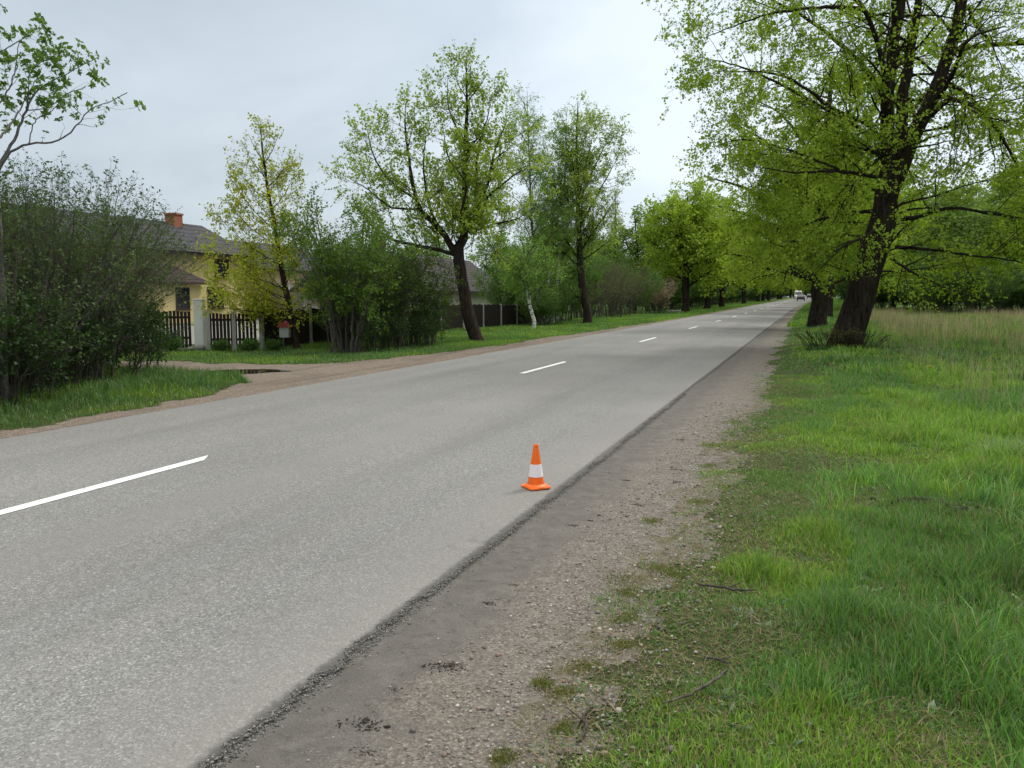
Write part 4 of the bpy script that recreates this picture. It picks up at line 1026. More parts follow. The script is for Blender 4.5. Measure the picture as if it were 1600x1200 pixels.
# ---- yellow maple by the mailbox
k = .0199
ym = [[(4, -6, 0, .16), (2, 6, 0, .115), (-6, 60, 0, .10), (-16, 120, 0, .085), (-24, 170, 0, .07), (-32, 230, 0, .05), (-40, 290, 0, .032), (-43, 344, 0, .008)]]
for z, az, L_, up in [(80, 170, 85, 45), (95, 190, 105, 60), (110, 10, 40, 60), (120, 150, 90, 70), (130, 200, 95, 80), (145, -20, 45, 60), (160, 175, 80, 70), (175, 30, 42, 60), (185, 210, 60, 70), (200, 150, 55, 60), (215, -10, 40, 55), (225, 185, 50, 55), (240, 60, 30, 50), (250, 10, 36, 50), (262, 200, 32, 50), (285, 0, 22, 40), (290, 180, 22, 40), (100, 90, 70, 60), (120, -90, 70, 60), (160, 100, 55, 60), (180, -80, 55, 60), (75, -120, 80, 40), (90, 130, 90, 50), (45, 175, 110, 22), (55, 200, 120, 18), (60, 20, 60, 30), (50, -60, 80, 20), (42, 150, 75, 8), (62, 165, 130, 40), (70, 190, 125, 45), (52, 185, 70, 12)]:
    c, s = math.cos(R(az)), math.sin(R(az)); x0 = np.interp(z, [0, 60, 120, 170, 230, 290, 344], [2, -6, -16, -24, -32, -40, -43])
    ym.append([(x0, z, 0, .03), (x0 + c * L_ * .5, z + up * .4, s * L_ * .5 * k, .02), (x0 + c * L_, z + up, s * L_ * k, .006)])
ym = [sk(k, l) for l in ym]
env = Env([((CR * -.95 + np.array([0, 0, 3.2])), (1.9, 1.6, 2.0)), ((CR * -.85 + np.array([0, 0, 4.6])), (1.2, 1.1, 2.0)), ((CR * -.8 + np.array([0, 0, 6.2])), (.35, .35, .8)), ((CR * -1.2 + np.array([0, 0, 1.9])), (2.8, 1.8, 1.45))])
pp = dict(n1=7.0, n2=5.0, n3=8.5, L1=(.35, 1.0), L2=(.2, .55), lib=LIB_MAPLE, S=.25, rs=.6, t1=.12, tmin=.6, a1=(25, 55), g1=(0, 0, .1), flat=.2, k0=10, rm1=.012, kink=.1, sj=.7)
make_tree('maple_tree', ym, env, pp, 601, 'bark_l', 'bark_l', ((.25, .30, .02), (.48, .50, .05)), 'slim maple with sparse yellow-green leaves beside the red-roofed mailbox', 'tree', None, W(-14.84, 20.57, -.03))

# ---- big-leaved tree at the left picture edge
k = 12.3 / 1232
lt = [[(-14, -170, 0, .07), (-5, 0, 0, .055), (-2, 175, 0, .045), (-6, 300, 0, .045), (-10, 400, .1, .03), (-14, 500, .1, .01)],
      [(-2, 165, 0, .04), (16, 200, -.1, .034), (34, 222, -.1, .030), (60, 232, -.1, .026), (98, 234, -.1, .022), (120, 252, 0, .018), (150, 290, .1, .012), (180, 298, .1, .009), (205, 312, .1, .004)],
      [(-2, 190, 0, .04), (22, 250, .2, .034), (35, 290, .3, .028), (50, 325, .4, .022), (80, 345, .5, .014), (140, 375, .5, .004)],
      [(60, 232, -.1, .014), (78, 262, -.2, .012), (110, 275, -.3, .010), (140, 285, -.4, .006), (160, 268, -.4, .003)],
      [(-4, 215, 0, .034), (8, 280, -.3, .03), (18, 340, -.4, .022), (35, 390, -.4, .012), (48, 420, -.4, .004)],
      [(35, 290, .3, .014), (60, 300, .5, .012), (90, 320, .5, .008), (120, 330, .5, .003)],
      [(-5, 250, 0, .03), (-30, 320, .3, .02), (-60, 400, .5, .005)], [(-4, 200, 0, .035), (-40, 260, -.3, .025), (-90, 330, -.5, .005)], [(-2, 230, 0, .03), (-10, 300, .8, .02), (10, 380, 1.2, .005)], [(-5, 270, 0, .022), (14, 330, .3, .016), (24, 395, .4, .004)], [(18, 340, -.4, .015), (50, 370, -.2, .01), (78, 392, -.1, .004)], [(-6, 300, 0, .02), (-2, 370, -.4, .013), (8, 410, -.5, .004)], [(35, 290, .3, .014), (70, 345, 0, .01), (110, 360, -.1, .004)]]
env = Env([((CR * .4 + np.array([0, 0, 4.95])), (1.2, 1.1, .68)), ((CR * 1.05 + np.array([0, 0, 4.25])), (1.15, .7, .38)), ((CR * -.6 + np.array([0, 0, 4.9])), (.9, 1, 1.0))])
pp = dict(n1=8, n2=3.0, n3=3.6, L1=(.25, .7), L2=(.12, .3), lib=LIB_BIG, S=.175, rs=.6, t1=.3, tmin=3.85, a1=(25, 60), g1=(0, 0, .05), flat=.2, k0=10, rm1=.006, kink=.1, sj=.5, gs=(0, 0, .1))
make_tree('chestnut_tree', [sk(k, [(a_ * .95 + 4, b_ * .97 + 160, c_, d_) for a_, b_, c_, d_ in l]) for l in lt], env, pp, 602, 'bark_g', 'twig', ((.08, .16, .028), (.17, .28, .045)), 'thin grey tree with large drooping leaves at the left picture edge', 'tree', None, W(-11.3, 8.46, .0))

# ---- shrubs
def shrub_limbs(rs, n, H, base, spread, r, lean=(0, 0)):
    out = []
    for q in range(n):
        az = rs.uniform(0, 6.283); rb = base * math.sqrt(rs.random()); o_ = spread * rs.uniform(.15, 1); h = H * rs.uniform(.7, 1.0) * (1 - .25 * (o_ / spread) ** 2); rr = r * rs.uniform(.5, 1.2)
        c, s = math.cos(az), math.sin(az); bx, by = rb * c, rb * s
        out.append([(bx, by, -.05, rr), (bx + c * o_ * .15 + lean[0] * .1, by + s * o_ * .15 + lean[1] * .1, h * .3, rr * .85), (bx + c * o_ * .5 + lean[0] * .5, by + s * o_ * .5 + lean[1] * .5, h * .68, rr * .55), (bx + c * o_ + lean[0], by + s * o_ + lean[1], h, .006)])
    return out
def shrub(name, seed, loc, n, H, base, spread, r, p, cols, label, group=None, bark='twig_g', cat='shrub', lean=(0, 0)):
    rs = np.random.default_rng(seed)
    lm = shrub_limbs(rs, n, H, base, spread, r, lean)
    env = Env([((lean[0] * .6, lean[1] * .6, H * .56), (spread * 1.15, spread * 1.15, H * .50)), ((lean[0] * .3, lean[1] * .3, H * .3), (spread * .95, spread * .95, H * .34))])
    return make_tree(name, lm, env, p, seed, bark, bark, cols, label, cat, group, loc, wood='stems', crown='foliage')
willp = dict(n1=3.6, n2=4.2, n3=2.2, L1=(.7, 1.6), L2=(.35, .9), lib=LIB_SHRUB, S=.30, t1=.12, a1=(15, 45), a2=(15, 45), g1=(0, 0, .10), g2=(0, 0, .12), gs=(0, 0, .35), flat=0, k0=7, rm1=.015, kink=.25, w1=.1, sj=.35)
CW = ((.035, .075, .018), (.095, .15, .038))
gw = 'grey-green shrubs of the big roadside thicket'
w1 = shrub('willow_shrub', 701, W(-12.1, 8.6, -.05), 44, 3.4, 1.0, 2.1, .022, willp, CW, 'tall grey-stemmed shrub at the far left, nearest in the thicket', gw)
w2 = shrub('willow_shrub', 702, W(-12.9, 10.6, -.05), 44, 3.9, 1.0, 2.0, .022, willp, CW, 'tallest grey-stemmed shrub in the middle of the left thicket', gw)
w3 = shrub('willow_shrub', 703, W(-14.0, 11.8, -.05), 36, 3.4, .7, 1.6, .020, dict(willp, n3=1.1, n2=3.4), CW, 'shrub with bare twiggy branches arching right towards the white cabinet', gw, lean=(.5, 1.0))
copy_thing(w2, W(-13.9, 9.0, -.05), 2.0, .98, 'shrub in the second row behind the nearest thicket shrub', gw)
copy_thing(w1, W(-15.6, 10.6, -.05), 4.0, 1.05, 'shrub at the rear of the thicket, before the yellow house', gw)
copy_thing(w3, W(-10.9, 6.4, -.05), 3.2, .95, 'shrub cut off by the left picture edge at the road side', gw)
copy_thing(w1, W(-14.6, 7.2, -.05), 1.1, 1.0, 'shrub cut off by the left picture edge, in the back row', gw)
under = dict(willp); under.update(lib=LIB_BUSH, S=.22, n1=5, n2=4.5, n3=7, L1=(.3, .8), L2=(.2, .5), gs=(0, 0, .1), sj=.6)
CD = ((.018, .045, .009), (.042, .09, .016))
u1 = shrub('dark_bush', 711, W(-12.3, 9.8, -.05), 26, 1.7, .9, 1.1, .015, under, CD, 'low dark leafy bush under the left thicket, beside the road', 'dark undergrowth bushes of the thicket', bark='twig')
for q, (x_, y_, s_, lb) in enumerate([(-11.5, 8.0, 1.0, 'low dark bush at the left picture edge under the thicket'), (-13.2, 11.3, 1.1, 'low dark bush under the tallest thicket shrub'), (-14.6, 10.0, 1.3, 'dark bush deep inside the thicket'),
                                      (-13.9, 13.0, .8, 'low dark bush at the driveway corner of the thicket'), (-15.6, 12.8, 1.2, 'dark bush behind the thicket on the driveway side'), (-12.8, 6.6, 1.3, 'dark bush behind the left edge shrub'), (-16.2, 9.6, 1.5, 'dark bush at the far back of the thicket'), (-15.4, 8.2, 1.7, 'tall dark bush behind the nearest thicket shrubs'), (-17.0, 11.6, 1.6, 'tall dark bush at the back, before the left fence'), (-14.3, 8.6, 1.5, 'dark bush in the heart of the thicket')]):
    copy_thing(u1, W(x_, y_, -.05), q * 1.3, (s_ * 1.1, s_ * 1.1, s_), lb)
for q, (x_, y_, s_) in enumerate([(-17.5, 6.2, 1.5), (-18.5, 8.6, 1.5), (-19.5, 11.0, 1.35)]):
    copy_thing(u1, W(x_, y_, -.05), q * 2.3, (s_ * 1.4, s_ * 1.4, s_ * 1.15), ['big dark bush at the back of the thicket, furthest left', 'big dark bush at the back of the thicket, in its middle', 'big dark bush at the back of the thicket, towards the yellow house'][q])
# green shrub, brown-stemmed shrubs and bushes between maple and forked lime
bushp = dict(under); bushp.update(S=.30, n1=3.2, n2=3.2, n3=3.4, L1=(.6, 1.3), L2=(.3, .8))
CG = ((.055, .115, .012), (.13, .23, .025))
gg = 'shrubs between the maple and the forked lime'
g1 = shrub('green_shrub', 721, W(-12.6, 19.9, -.05), 26, 4.9, .5, 1.75, .035, bushp, CG, 'bright green shrub with pale bare stems at its foot, right of the maple', gg)
g2 = shrub('green_shrub', 722, W(-12.4, 22.0, -.05), 22, 3.5, .5, 1.35, .028, bushp, ((.035, .07, .010), (.09, .14, .02)), 'dark shrub between the bright green shrub and the forked lime', gg)
copy_thing(g2, W(-12.3, 24.2, -.05), 2.1, .92, 'dark shrub touching the left side of the forked lime trunk', gg)
copy_thing(g2, W(-14.2, 25.3, -.05), 4.1, (1.1, 1.1, 1.0), 'dark shrub by the fence behind the forked lime', gg)
copy_thing(g1, W(-15.0, 23.4, -.05), 1.1, .8, 'green shrub close to the dark fence behind the bright one', gg)
copy_thing(u1, W(-12.0, 20.6, -.05), 1.1, .75, 'low leafy bush at the foot of the shrubs right of the maple', gg)
copy_thing(u1, W(-11.9, 22.9, -.05), 3.1, .8, 'low leafy bush left of the forked lime foot', gg)
# hedge to the right of the birches
hedp = dict(bushp); hedp.update(S=.45, n1=2.6, n2=2.6, n3=4.0, L1=(.8, 1.6), L2=(.5, 1.0))
hd = [shrub('hedge_shrub', 731, W(-15.2, 50, -.05), 24, 4.6, 1.0, 2.3, .03, hedp, ((.05, .115, .02), (.12, .21, .035)), 'dark leafy hedge shrub', 'shrubs of the hedge beyond the birches'),
      shrub('hedge_shrub', 732, W(-15.0, 56, -.05), 30, 4.4, 1.0, 2.4, .03, dict(hedp, n3=1.3, lib=LIB_SHRUB), ((.07, .085, .03), (.13, .13, .06)), 'greyish half-bare hedge shrub', 'shrubs of the hedge beyond the birches')]
hd[0]['label'] = 'dark leafy hedge shrub right behind the slender lime trunk'
hd[1]['label'] = 'greyish half-bare hedge shrub, first right of the slender lime'
for q, (x_, y_, kx, s_, lb) in enumerate([(-16.6, 44, 0, .8, 'dark hedge shrub left of the slender lime'), (-14.0, 44.6, 0, .62, 'low dark shrub hiding the foot of the birches'), (-14.0, 42.0, 0, .5, 'small dark shrub at the foot of the tall airy birch'), (-14.6, 61, 1, 1.0, 'greyish half-bare hedge shrub, second right of the slender lime'),
        (-14.8, 66.5, 1, 1.05, 'greyish half-bare hedge shrub, third right of the slender lime'), (-14.6, 72, 0, .9, 'dark hedge shrub left of the pink blossom shrub'),
        (-15.5, 84, 0, .95, 'dark shrub behind the first dense lime of the left row'), (-15, 93, 0, .9, 'dark shrub between first and second dense lime of the left row'),
        (-15, 110, 0, 1.0, 'dark shrub between second and third dense lime of the left row'), (-15, 126, 1, 1.0, 'greyish shrub right of the third dense lime of the left row'),
        (-15, 136, 0, 1.0, 'dark shrub left of the fourth dense lime of the left row'), (-15, 165, 0, 1.0, 'dark shrub between fourth and fifth dense lime of the left row'), (-15, 205, 0, 1.0, 'dark shrub between sixth and seventh dense lime of the left row'),
        (-18.5, 56, 0, 1.1, 'dark leafy shrub in the second row of the hedge'), (-18, 66, 0, 1.15, 'dark leafy shrub behind the greyish hedge shrubs'), (-18.5, 75, 0, 1.2, 'dark leafy shrub behind the pink blossom shrub')]):
    copy_thing(hd[kx], W(x_, y_, -.05), q * 1.7, s_, lb)
shrub('blossom_shrub', 741, W(-13.6, 75.5, -.05), 18, 3.6, .6, 1.9, .03, dict(hedp, n3=1.6, S=.4), ((.16, .14, .08), (.42, .30, .27)), 'shrub with faint pink blossom left of the dense limes', cat='shrub')
for q in range(26):
    y_ = 88 + q * 9.5 + rr_.uniform(-2, 2)
    copy_thing(hd[0], W(-15.6 + rr_.uniform(-1, .6), y_, -.1), q * 1.9, (1.2, 1.2, rr_.uniform(.8, 1.1)), 'dark understorey shrub behind the left row of dense limes', 'understorey shrubs behind the left row of dense limes')
for q in range(26):
    copy_thing(hd[0], W(-22.5 + rr_.uniform(-1.5, 1.5), 120 + q * 9.6, -.1), q * 2.9, (1.5, 1.5, 1.1), 'dark understorey shrub behind the left row of dense limes', 'understorey shrubs behind the left row of dense limes')
for q in range(16):
    copy_thing(hd[0], W(-30 + q * 4.2 + rr_.uniform(-1, 1), 372 + rr_.uniform(0, 8), -.6), q * 1.3, 1.5, 'distant shrub where the road vanishes', 'distant shrubs at the end of the road')
# right side far bushes in front of the woodland
for q, (x_, y_) in enumerate([(9.5, 73), (13.2, 72), (17, 73), (21, 72), (25, 73), (29.5, 73), (34, 74), (5.5, 92), (10, 88), (14.5, 86), (19, 85), (24, 86), (29, 84), (34, 86), (40, 85), (7.5, 99), (12, 95), (16.5, 92), (21.5, 93), (26.5, 92), (31.5, 93), (37, 92), (46, 87), (52, 86), (6, 112), (6, 130), (10, 122)]):
    copy_thing(hd[0], W(x_, y_, -.1), q * 1.1, (1.25, 1.25, 1.0), 'dark bush at the foot of the woodland behind the reeds', 'bushes at the foot of the woodland')
# suckers at the foot of the leaning lime
bs = shrub('basal_shoots', 751, W(.95, 25.75, -.03), 110, .7, .85, .38, .006, dict(under, S=.17, n1=8, n2=5, n3=12, L1=(.15, .35), L2=(.08, .2)), ((.045, .07, .015), (.13, .12, .035)), 'reddish-green shoots sprouting round the foot of the leaning lime', cat='shoots', bark='bark_l')
bs.scale = (1.25, 1.0, 1.0)
# clipped round bushes before the fence
bp = dict(under, S=.10, n1=9, n2=6, n3=9, L1=(.1, .22), L2=(.06, .14))
rb = shrub('round_bush', 761, W(-16.35, 19.0, -.03), 46, .38, .08, .26, .006, bp, ((.05, .13, .015), (.09, .20, .025)), 'small round bush right of the cabinet, by the picket gate', 'small round bushes in front of the fence', cat='bush', bark='twig')
copy_thing(rb, W(-15.65, 19.45, -.03), 1, 1.05, 'small round bush in the middle, left of the mailbox')
copy_thing(rb, W(-15.2, 19.95, -.03), 2, .98, 'small round bush closest to the mailbox')
copy_thing(rb, W(-17.6, 18.3, -.03), 3, 1.3, 'small leafy bush left of the white cabinet')
# spruce tops behind the first dense lime
rs = np.random.default_rng(9)
sl = [[(0, 0, -.1, .25), (0, 0, 6, .16), (0, 0, 14.5, .02)]]
for q in range(46):
    z = 2 + 12.2 * q / 46; L_ = 2.6 * (1 - z / 15) + .2; az = q * 2.4; c, s = math.cos(az), math.sin(az)
    sl.append([(0, 0, z, .04), (c * L_ * .5, s * L_ * .5, z - .05, .025), (c * L_, s * L_, z - .1 * L_ + .1, .006)])
env = Env([((0, 0, 5), (2.7, 2.7, 5)), ((0, 0, 9), (1.5, 1.5, 5.6))])
sp = make_tree('spruce_tree', sl, env, dict(n1=2.2, n2=2.0, n3=3, L1=(.4, 1.0), L2=(.2, .5), lib=LIB_BUSH, S=.4, t1=.1, tmin=.5, flat=.6, k0=6, rm1=.02, g1=(0, 0, -.05)), 801, 'bark_l', 'bark_l', ((.008, .022, .012), (.018, .04, .018)), 'dark pointed spruce rising behind the first dense lime', 'tree', 'spruces behind the left tree row', W(-22.5, 96, 0))
copy_thing(sp, W(-24.5, 93, 0), 1.0, .9, 'dark spruce just left of the taller spruce')

# ------------------------------------------------------------------ yellow house
M['ywall'] = paint('yellow_plaster', (.62, .50, .24), .85, .2, 1.2, 0, .3)
M['pwall'] = paint('peach_plaster', (.58, .42, .28), .85, .2, 1.2, 0, .3)
M['gwall'] = paint('pale_plaster', (.42, .40, .34), .85, .3, 1.2, 0, .3)
M['wwall'] = paint('white_plaster', (.66, .67, .66), .8, .2, 1.2)
M['tile'] = mat_tiles('grey_roof_tiles', (.055, .055, .065), (.09, .09, .10))
M['tile2'] = mat_tiles('brown_grey_roof', (.055, .050, .052), (.08, .072, .075), 2.0, 4.5)
M['tile3'] = mat_tiles('porch_roof_tiles', (.045, .035, .03), (.07, .055, .05))
M['fascia'] = paint('dark_brown_trim', (.045, .03, .022), .6, .2)
M['frame_w'] = paint('white_window_frame', (.6, .6, .58), .5, .1)
M['metal'] = paint('grey_metal', (.25, .26, .27), .4, .2, 8, .8)
def window(par, x, y, z, w, h, mat='fascia', face=1):
    """window in a wall facing +X at plane x"""
    b = MB(); t_ = .07
    b.box(x - .02, x + .05, y - w / 2 - t_, y + w / 2 + t_, z - t_, z); b.box(x - .02, x + .05, y - w / 2 - t_, y + w / 2 + t_, z + h, z + h + t_)
    b.box(x - .02, x + .05, y - w / 2 - t_, y - w / 2, z, z + h); b.box(x - .02, x + .05, y + w / 2, y + w / 2 + t_, z, z + h); b.box(x - .02, x + .045, y - .03, y + .03, z, z + h)
    f = b.build('window', M[mat], par)
    g = MB(); g.box(x - .01, x + .02, y - w / 2, y - .03, z, z + h); g.box(x - .01, x + .02, y + .03, y + w / 2, z, z + h); g.build('pane', M['glass'], f)
    s = MB(); s.box(x - .02, x + .12, y - w / 2 - .12, y + w / 2 + .12, z - t_ - .05, z - t_ - .003); s.build('sill', M[mat], f)
def hip_roof(par, x0, x1, y0, y1, ze, zr, inset, mat, name='roof', over=.5, th=.16):
    b = MB(); X0, X1, Y0, Y1 = x0 - over, x1 + over, y0 - over, y1 + over; xm = (x0 + x1) / 2
    v = [(X0, Y0, ze), (X1, Y0, ze), (X1, Y1, ze), (X0, Y1, ze), (xm, Y0 + inset, zr), (xm, Y1 - inset, zr)]
    b.add(v, [(1, 2, 5, 4), (3, 0, 4, 5), (0, 1, 4), (2, 3, 5)]); r = b.build(name, M[mat], par)
    f = MB(); f.box(X0, X1, Y0, Y1, ze - th, ze - .004); f.build('eaves', M['fascia'], r)
    return r
hx, hy0, hy1 = -38.0, 27.5, 47.0
hs = empty('yellow_house', (hx - 5, 38.4, 0), 0, 'yellow plastered house with grey tiled roof and brick chimney', 'house')
def rel(root):  # builders below work in world metres, so shift back
    return Matrix.Translation(-Vector(root.location))
class HB:
    """temporary parent that shifts world coordinates into the root's frame"""
class off:
    pass
def shift(root):
    for o in [q for q in bpy.data.objects if q.parent == root]:
        o.location = -Vector(root.location)
b = MB(); b.prism([(hx - 8.4, -.3), (hx, -.3), (hx, 4.42), (hx - 4.2, 6.5), (hx - 8.4, 4.42)], 'y', hy0, hy1); b.build('wall', M['ywall'], hs)
b = MB(); b.prism([(hx - 9.0, 4.36), (hx - 4.2, 6.66), (hx + .6, 4.36), (hx + .6, 4.50), (hx - 4.2, 6.84), (hx - 9.0, 4.50)], 'y', hy0 - .5, hy1 + .5); rf = b.build('roof', M['tile'], hs)
b = MB(); b.box(hx + .603, hx + .66, hy0 - .5, hy1 + .5, 4.30, 4.48); b.box(hx + .603, hx + .74, hy0 - .5, hy1 + .5, 4.482, 4.52); b.build('gutter', M['fascia'], rf)
ch = MB(); ch.box(hx - 4.25, hx - 3.45, 44.0, 44.8, 6.2, 7.30); c0 = ch.build('chimney', M['brick'], rf)
cp = MB(); cp.box(hx - 4.31, hx - 3.39, 43.94, 44.86, 7.303, 7.42); cp.build('chimney_cap', M['brick'], rf)
for yy in (31.5, 34.6, 44.5): window(hs, hx, yy, 2.95, 1.3, 1.15)
for yy in (31.5, 43.8): window(hs, hx, yy, .9, 1.4, 1.3)
b = MB(); b.cyl((hx + .1, hy1 - .12, 0), (hx + .1, hy1 - .12, 4.5), .06); b.build('downpipe', M['fascia'], hs)
b = MB(); b.box(hx, hx + 2.2, 36.8, 40.0, -.3, 2.35); b.build('porch_wall', M['ywall'], hs)
pr = hip_roof(hs, hx - .8, hx + 2.2, 36.8, 40.0, 2.5, 3.6, 1.3, 'tile3', 'porch_roof', .45, .12)
window(hs, hx + 2.2, 38.4, .9, 1.0, 1.2)
shift(hs); kids(hs)
# peach house to its right
ph = empty('peach_house', (-44, 56, 0), 0, 'peach plastered house half hidden right of the yellow maple', 'house')
b = MB(); b.box(-49, -39.5, 50.5, 62, -.3, 3.7); b.build('wall', M['pwall'], ph)
b = MB(); b.prism([(-49.5, 3.75), (-39, 3.75), (-44.2, 6.2)], 'y', 50, 62.5); r_ = b.build('roof', M['tile'], ph)
for yy in (52.8, 56, 59.5): window(ph, -39.5, yy, 1.2, 1.2, 1.3, 'frame_w')
b = MB(); b.prism([(-39.45, -.2), (-36.5, -.2), (-36.5, 2.0), (-39.45, 2.7)], 'y', 51, 58); b.build('lean_to', M['metal'], ph)
shift(ph)
# house with the long grey roof
gh = empty('grey_roofed_house', (-30, 58, 0), 0, 'low house with a long grey-brown roof behind the forked lime', 'house')
b = MB(); b.box(-33.5, -26.5, 47.5, 68.4, -.3, 2.05); b.build('wall', M['gwall'], gh)
b = MB(); b.prism([(-34.2, 1.95), (-25.9, 1.95), (-25.9, 2.1), (-30, 5.0), (-34.2, 2.1)], 'y', 46.9, 69.0); r_ = b.build('roof', M['tile2'], gh)
b = MB(); b.box(-30.5, -29.7, 52.0, 52.7, 4.4, 6.1); b.build('chimney', M['fascia'], r_)
for yy in (50, 54.5, 60): window(gh, -26.5, yy, .75, 1.2, .95, 'frame_w')
shift(gh)
# white house far back between the birches
wh = empty('white_house', (-31, 96, 0), 0, 'white house glimpsed behind the birches', 'house')
b = MB(); b.box(-36, -28, 90, 98, -.3, 3.7); b.build('wall', M['wwall'], wh)
b = MB(); b.prism([(-36.6, 3.7), (-27.4, 3.7), (-32, 5.0)], 'y', 89.4, 98.6); b.build('roof', M['tile'], wh)
for yy in (92, 95.5): window(wh, -28, yy, 1.4, 1.2, 1.2)
shift(wh)

# ------------------------------------------------------------------ fences
M['slat'] = mat_boards('dark_fence_boards', (.022, .017, .014))
M['post'] = paint('concrete_post', (.36, .36, .33), .9, .4, 5)
M['yard'] = paint('yard_paving', (.19, .19, .165), .9, .3, 2)
def fence_run(name, pts, label, H=1.15, pitch=.105, bw=.085, group=None):
    root = empty(name, W(*pts[0]), 0, label, 'fence', group)
    for (x0, y0), (x1, y1) in zip(pts[:-1], pts[1:]):
        d = Vector((x1 - x0, y1 - y0, 0)); Ln = d.length; a = math.atan2(d.y, d.x)
        T = Matrix.Translation(W(x0, y0) - root.location) @ Matrix.Rotation(a, 4, 'Z')
        b = MB(); n = int(Ln / pitch)
        for q in range(n):
            s = (q + .5) * Ln / n; hh = H + .02 * math.sin(q * 7.3)
            b.box(s - bw / 2, s + bw / 2, -.012, .012, .03, hh, T=T)
        for z in (.3, H - .22): b.box(0.03, Ln - .03, .014, .05, z, z + .07, T=T)
        b.build('picket_panel', M['slat'], root)
        p_ = MB(); p_.box(-.055, .055, -.055, .055, -.1, H + .08, T=T); p_.box(-.075, .075, -.075, .075, -.1, .14, T=T); p_.build('post', M['post'], root)
    return root
fp = [(-15.8, 20.2 + 2.55 * q) for q in range(12)]
fence_run('picket_fence', fp, 'long fence of near-black boards between pale posts along the gardens', 1.2, .10, .093)
fence_run('picket_gate', [(-17.05, 19.3), (-16.4, 19.65), (-15.9, 20.1)], 'dark picket gate with light gaps right of the white cabinet', 1.12, .105, .08)
fence_run('picket_fence', [(-21.5, 17.4), (-19.6, 18.4), (-17.75, 19.35)], 'dark picket fence with light gaps left of the white cabinet', 1.15, .105, .08)
b = MB(); z_ = float(zt(-24, 24)) ;
v = [(-30, 19.5, .02), (-18.2, 21.2, .02), (-17, 21.5, .02), (-17, 60, .02), (-37, 60, .02), (-37, 19.5, .02)]
b.add(v, [tuple(range(6))]); o = b.build('yard', M['yard']); tag(o, 'pale paved yard behind the picket fence', 'yard', kind='structure')

# ------------------------------------------------------------------ white cabinet
M['cab'] = paint('cabinet_paint', (.62, .65, .61), .55, .25, 3)
M['black'] = paint('black_plastic', (.015, .015, .017), .4, .1)
cb = empty('meter_cabinet', W(-17.45, 19.4, -.02), R(-62), 'tall white electricity meter cabinet standing by the picket gate', 'cabinet')
b = MB(); b.box(-.19, .19, -.13, .13, 0, 1.52); b.build('body', M['cab'], cb, .008)
b = MB(); b.box(-.205, .205, -.145, .145, 1.523, 1.57); b.build('lid', M['cab'], cb, .01)
for z0, z1 in ((.12, .30), (.32, .92), (.94, 1.48)):
    b = MB(); b.box(-.175, .175, -.142, -.132, z0, z1); d_ = b.build('door', M['cab'], cb, .003)
    if z0 == .32:
        b = MB(); b.cyl((.02, -.150, .62), (.02, -.150, .82), .022, 12); b.build('handle', M['black'], d_)
        b = MB(); b.box(-.06, -.03, -.147, -.143, .535, .56); b.box(-.02, .01, -.147, -.143, .535, .56); b.box(.02, .05, -.147, -.143, .535, .56); b.box(.06, .08, -.147, -.143, .535, .56); b.build('number', M['black'], d_)
        b = MB(); b.box(.0, .07, -.147, -.143, .40, .42); b.build('plate', M['frame_w'], d_)
    if z0 == .94:
        b = MB(); b.cyl((.04, -.15, 1.42), (.04, -.143, 1.42), .014, 12); b.build('lock', M['black'], d_)
def rock(name, loc, s, col, label, group):
    bm_v = RT[len(label) % 6]
    b = MB(); b.add([(p[0] * s, p[1] * s, p[2] * s) for p in bm_v], [tuple(q) for q in RF]); o = b.build(name, col, None, 0, True)
    m_ = o.modifiers.new('s', 'SUBSURF'); m_.levels = 2; m_.render_levels = 2
    o.location = loc; return tag(o, label, 'boulder', group)
M['rock'] = paint('grey_boulder', (.22, .215, .2), .9, .4, 5, 0, .6)
rock('boulder', W(-17.15, 19.0, .08), .24, M['rock'], 'grey boulder lying against the foot of the white cabinet', 'boulders at the cabinet')
rock('boulder', W(-17.45, 18.95, .06), .17, M['rock'], 'smaller boulder left of the cabinet foot', 'boulders at the cabinet')
rock('boulder', W(-18.2, 18.6, .04), .14, M['rock'], 'small stone in the grass further left of the cabinet', 'boulders at the cabinet')

# ------------------------------------------------------------------ mailbox
M['red'] = paint('red_roof_paint', (.30, .045, .035), .5, .2)
M['mail'] = paint('mailbox_paint', (.34, .36, .34), .5, .2)
mb = empty('mailbox', W(-15.05, 20.3, 0), R(-66), 'small grey mailbox with red pitched roof on a thin post', 'mailbox')
b = MB(); b.cyl((.1, 0, -.05), (.1, 0, .42), .018, 10); b.build('post', M['metal'], mb)
b = MB(); b.box(-.17, .17, -.10, .18, .40, .72); b.build('body', M['mail'], mb, .005)
b = MB(); b.box(-.15, .15, -.108, -.102, .42, .56); b.box(-.15, .15, -.108, -.102, .575, .70); dr_ = b.build('door', M['mail'], mb)
b = MB(); b.box(.09, .12, -.113, -.109, .50, .58); b.build('latch', M['black'], dr_)
b = MB(); b.prism([(-.16, .715), (.23, .715), (.20, .76), (.045, .90), (-.14, .76)], 'x', -.21, .21); b.build('roof', M['red'], mb)

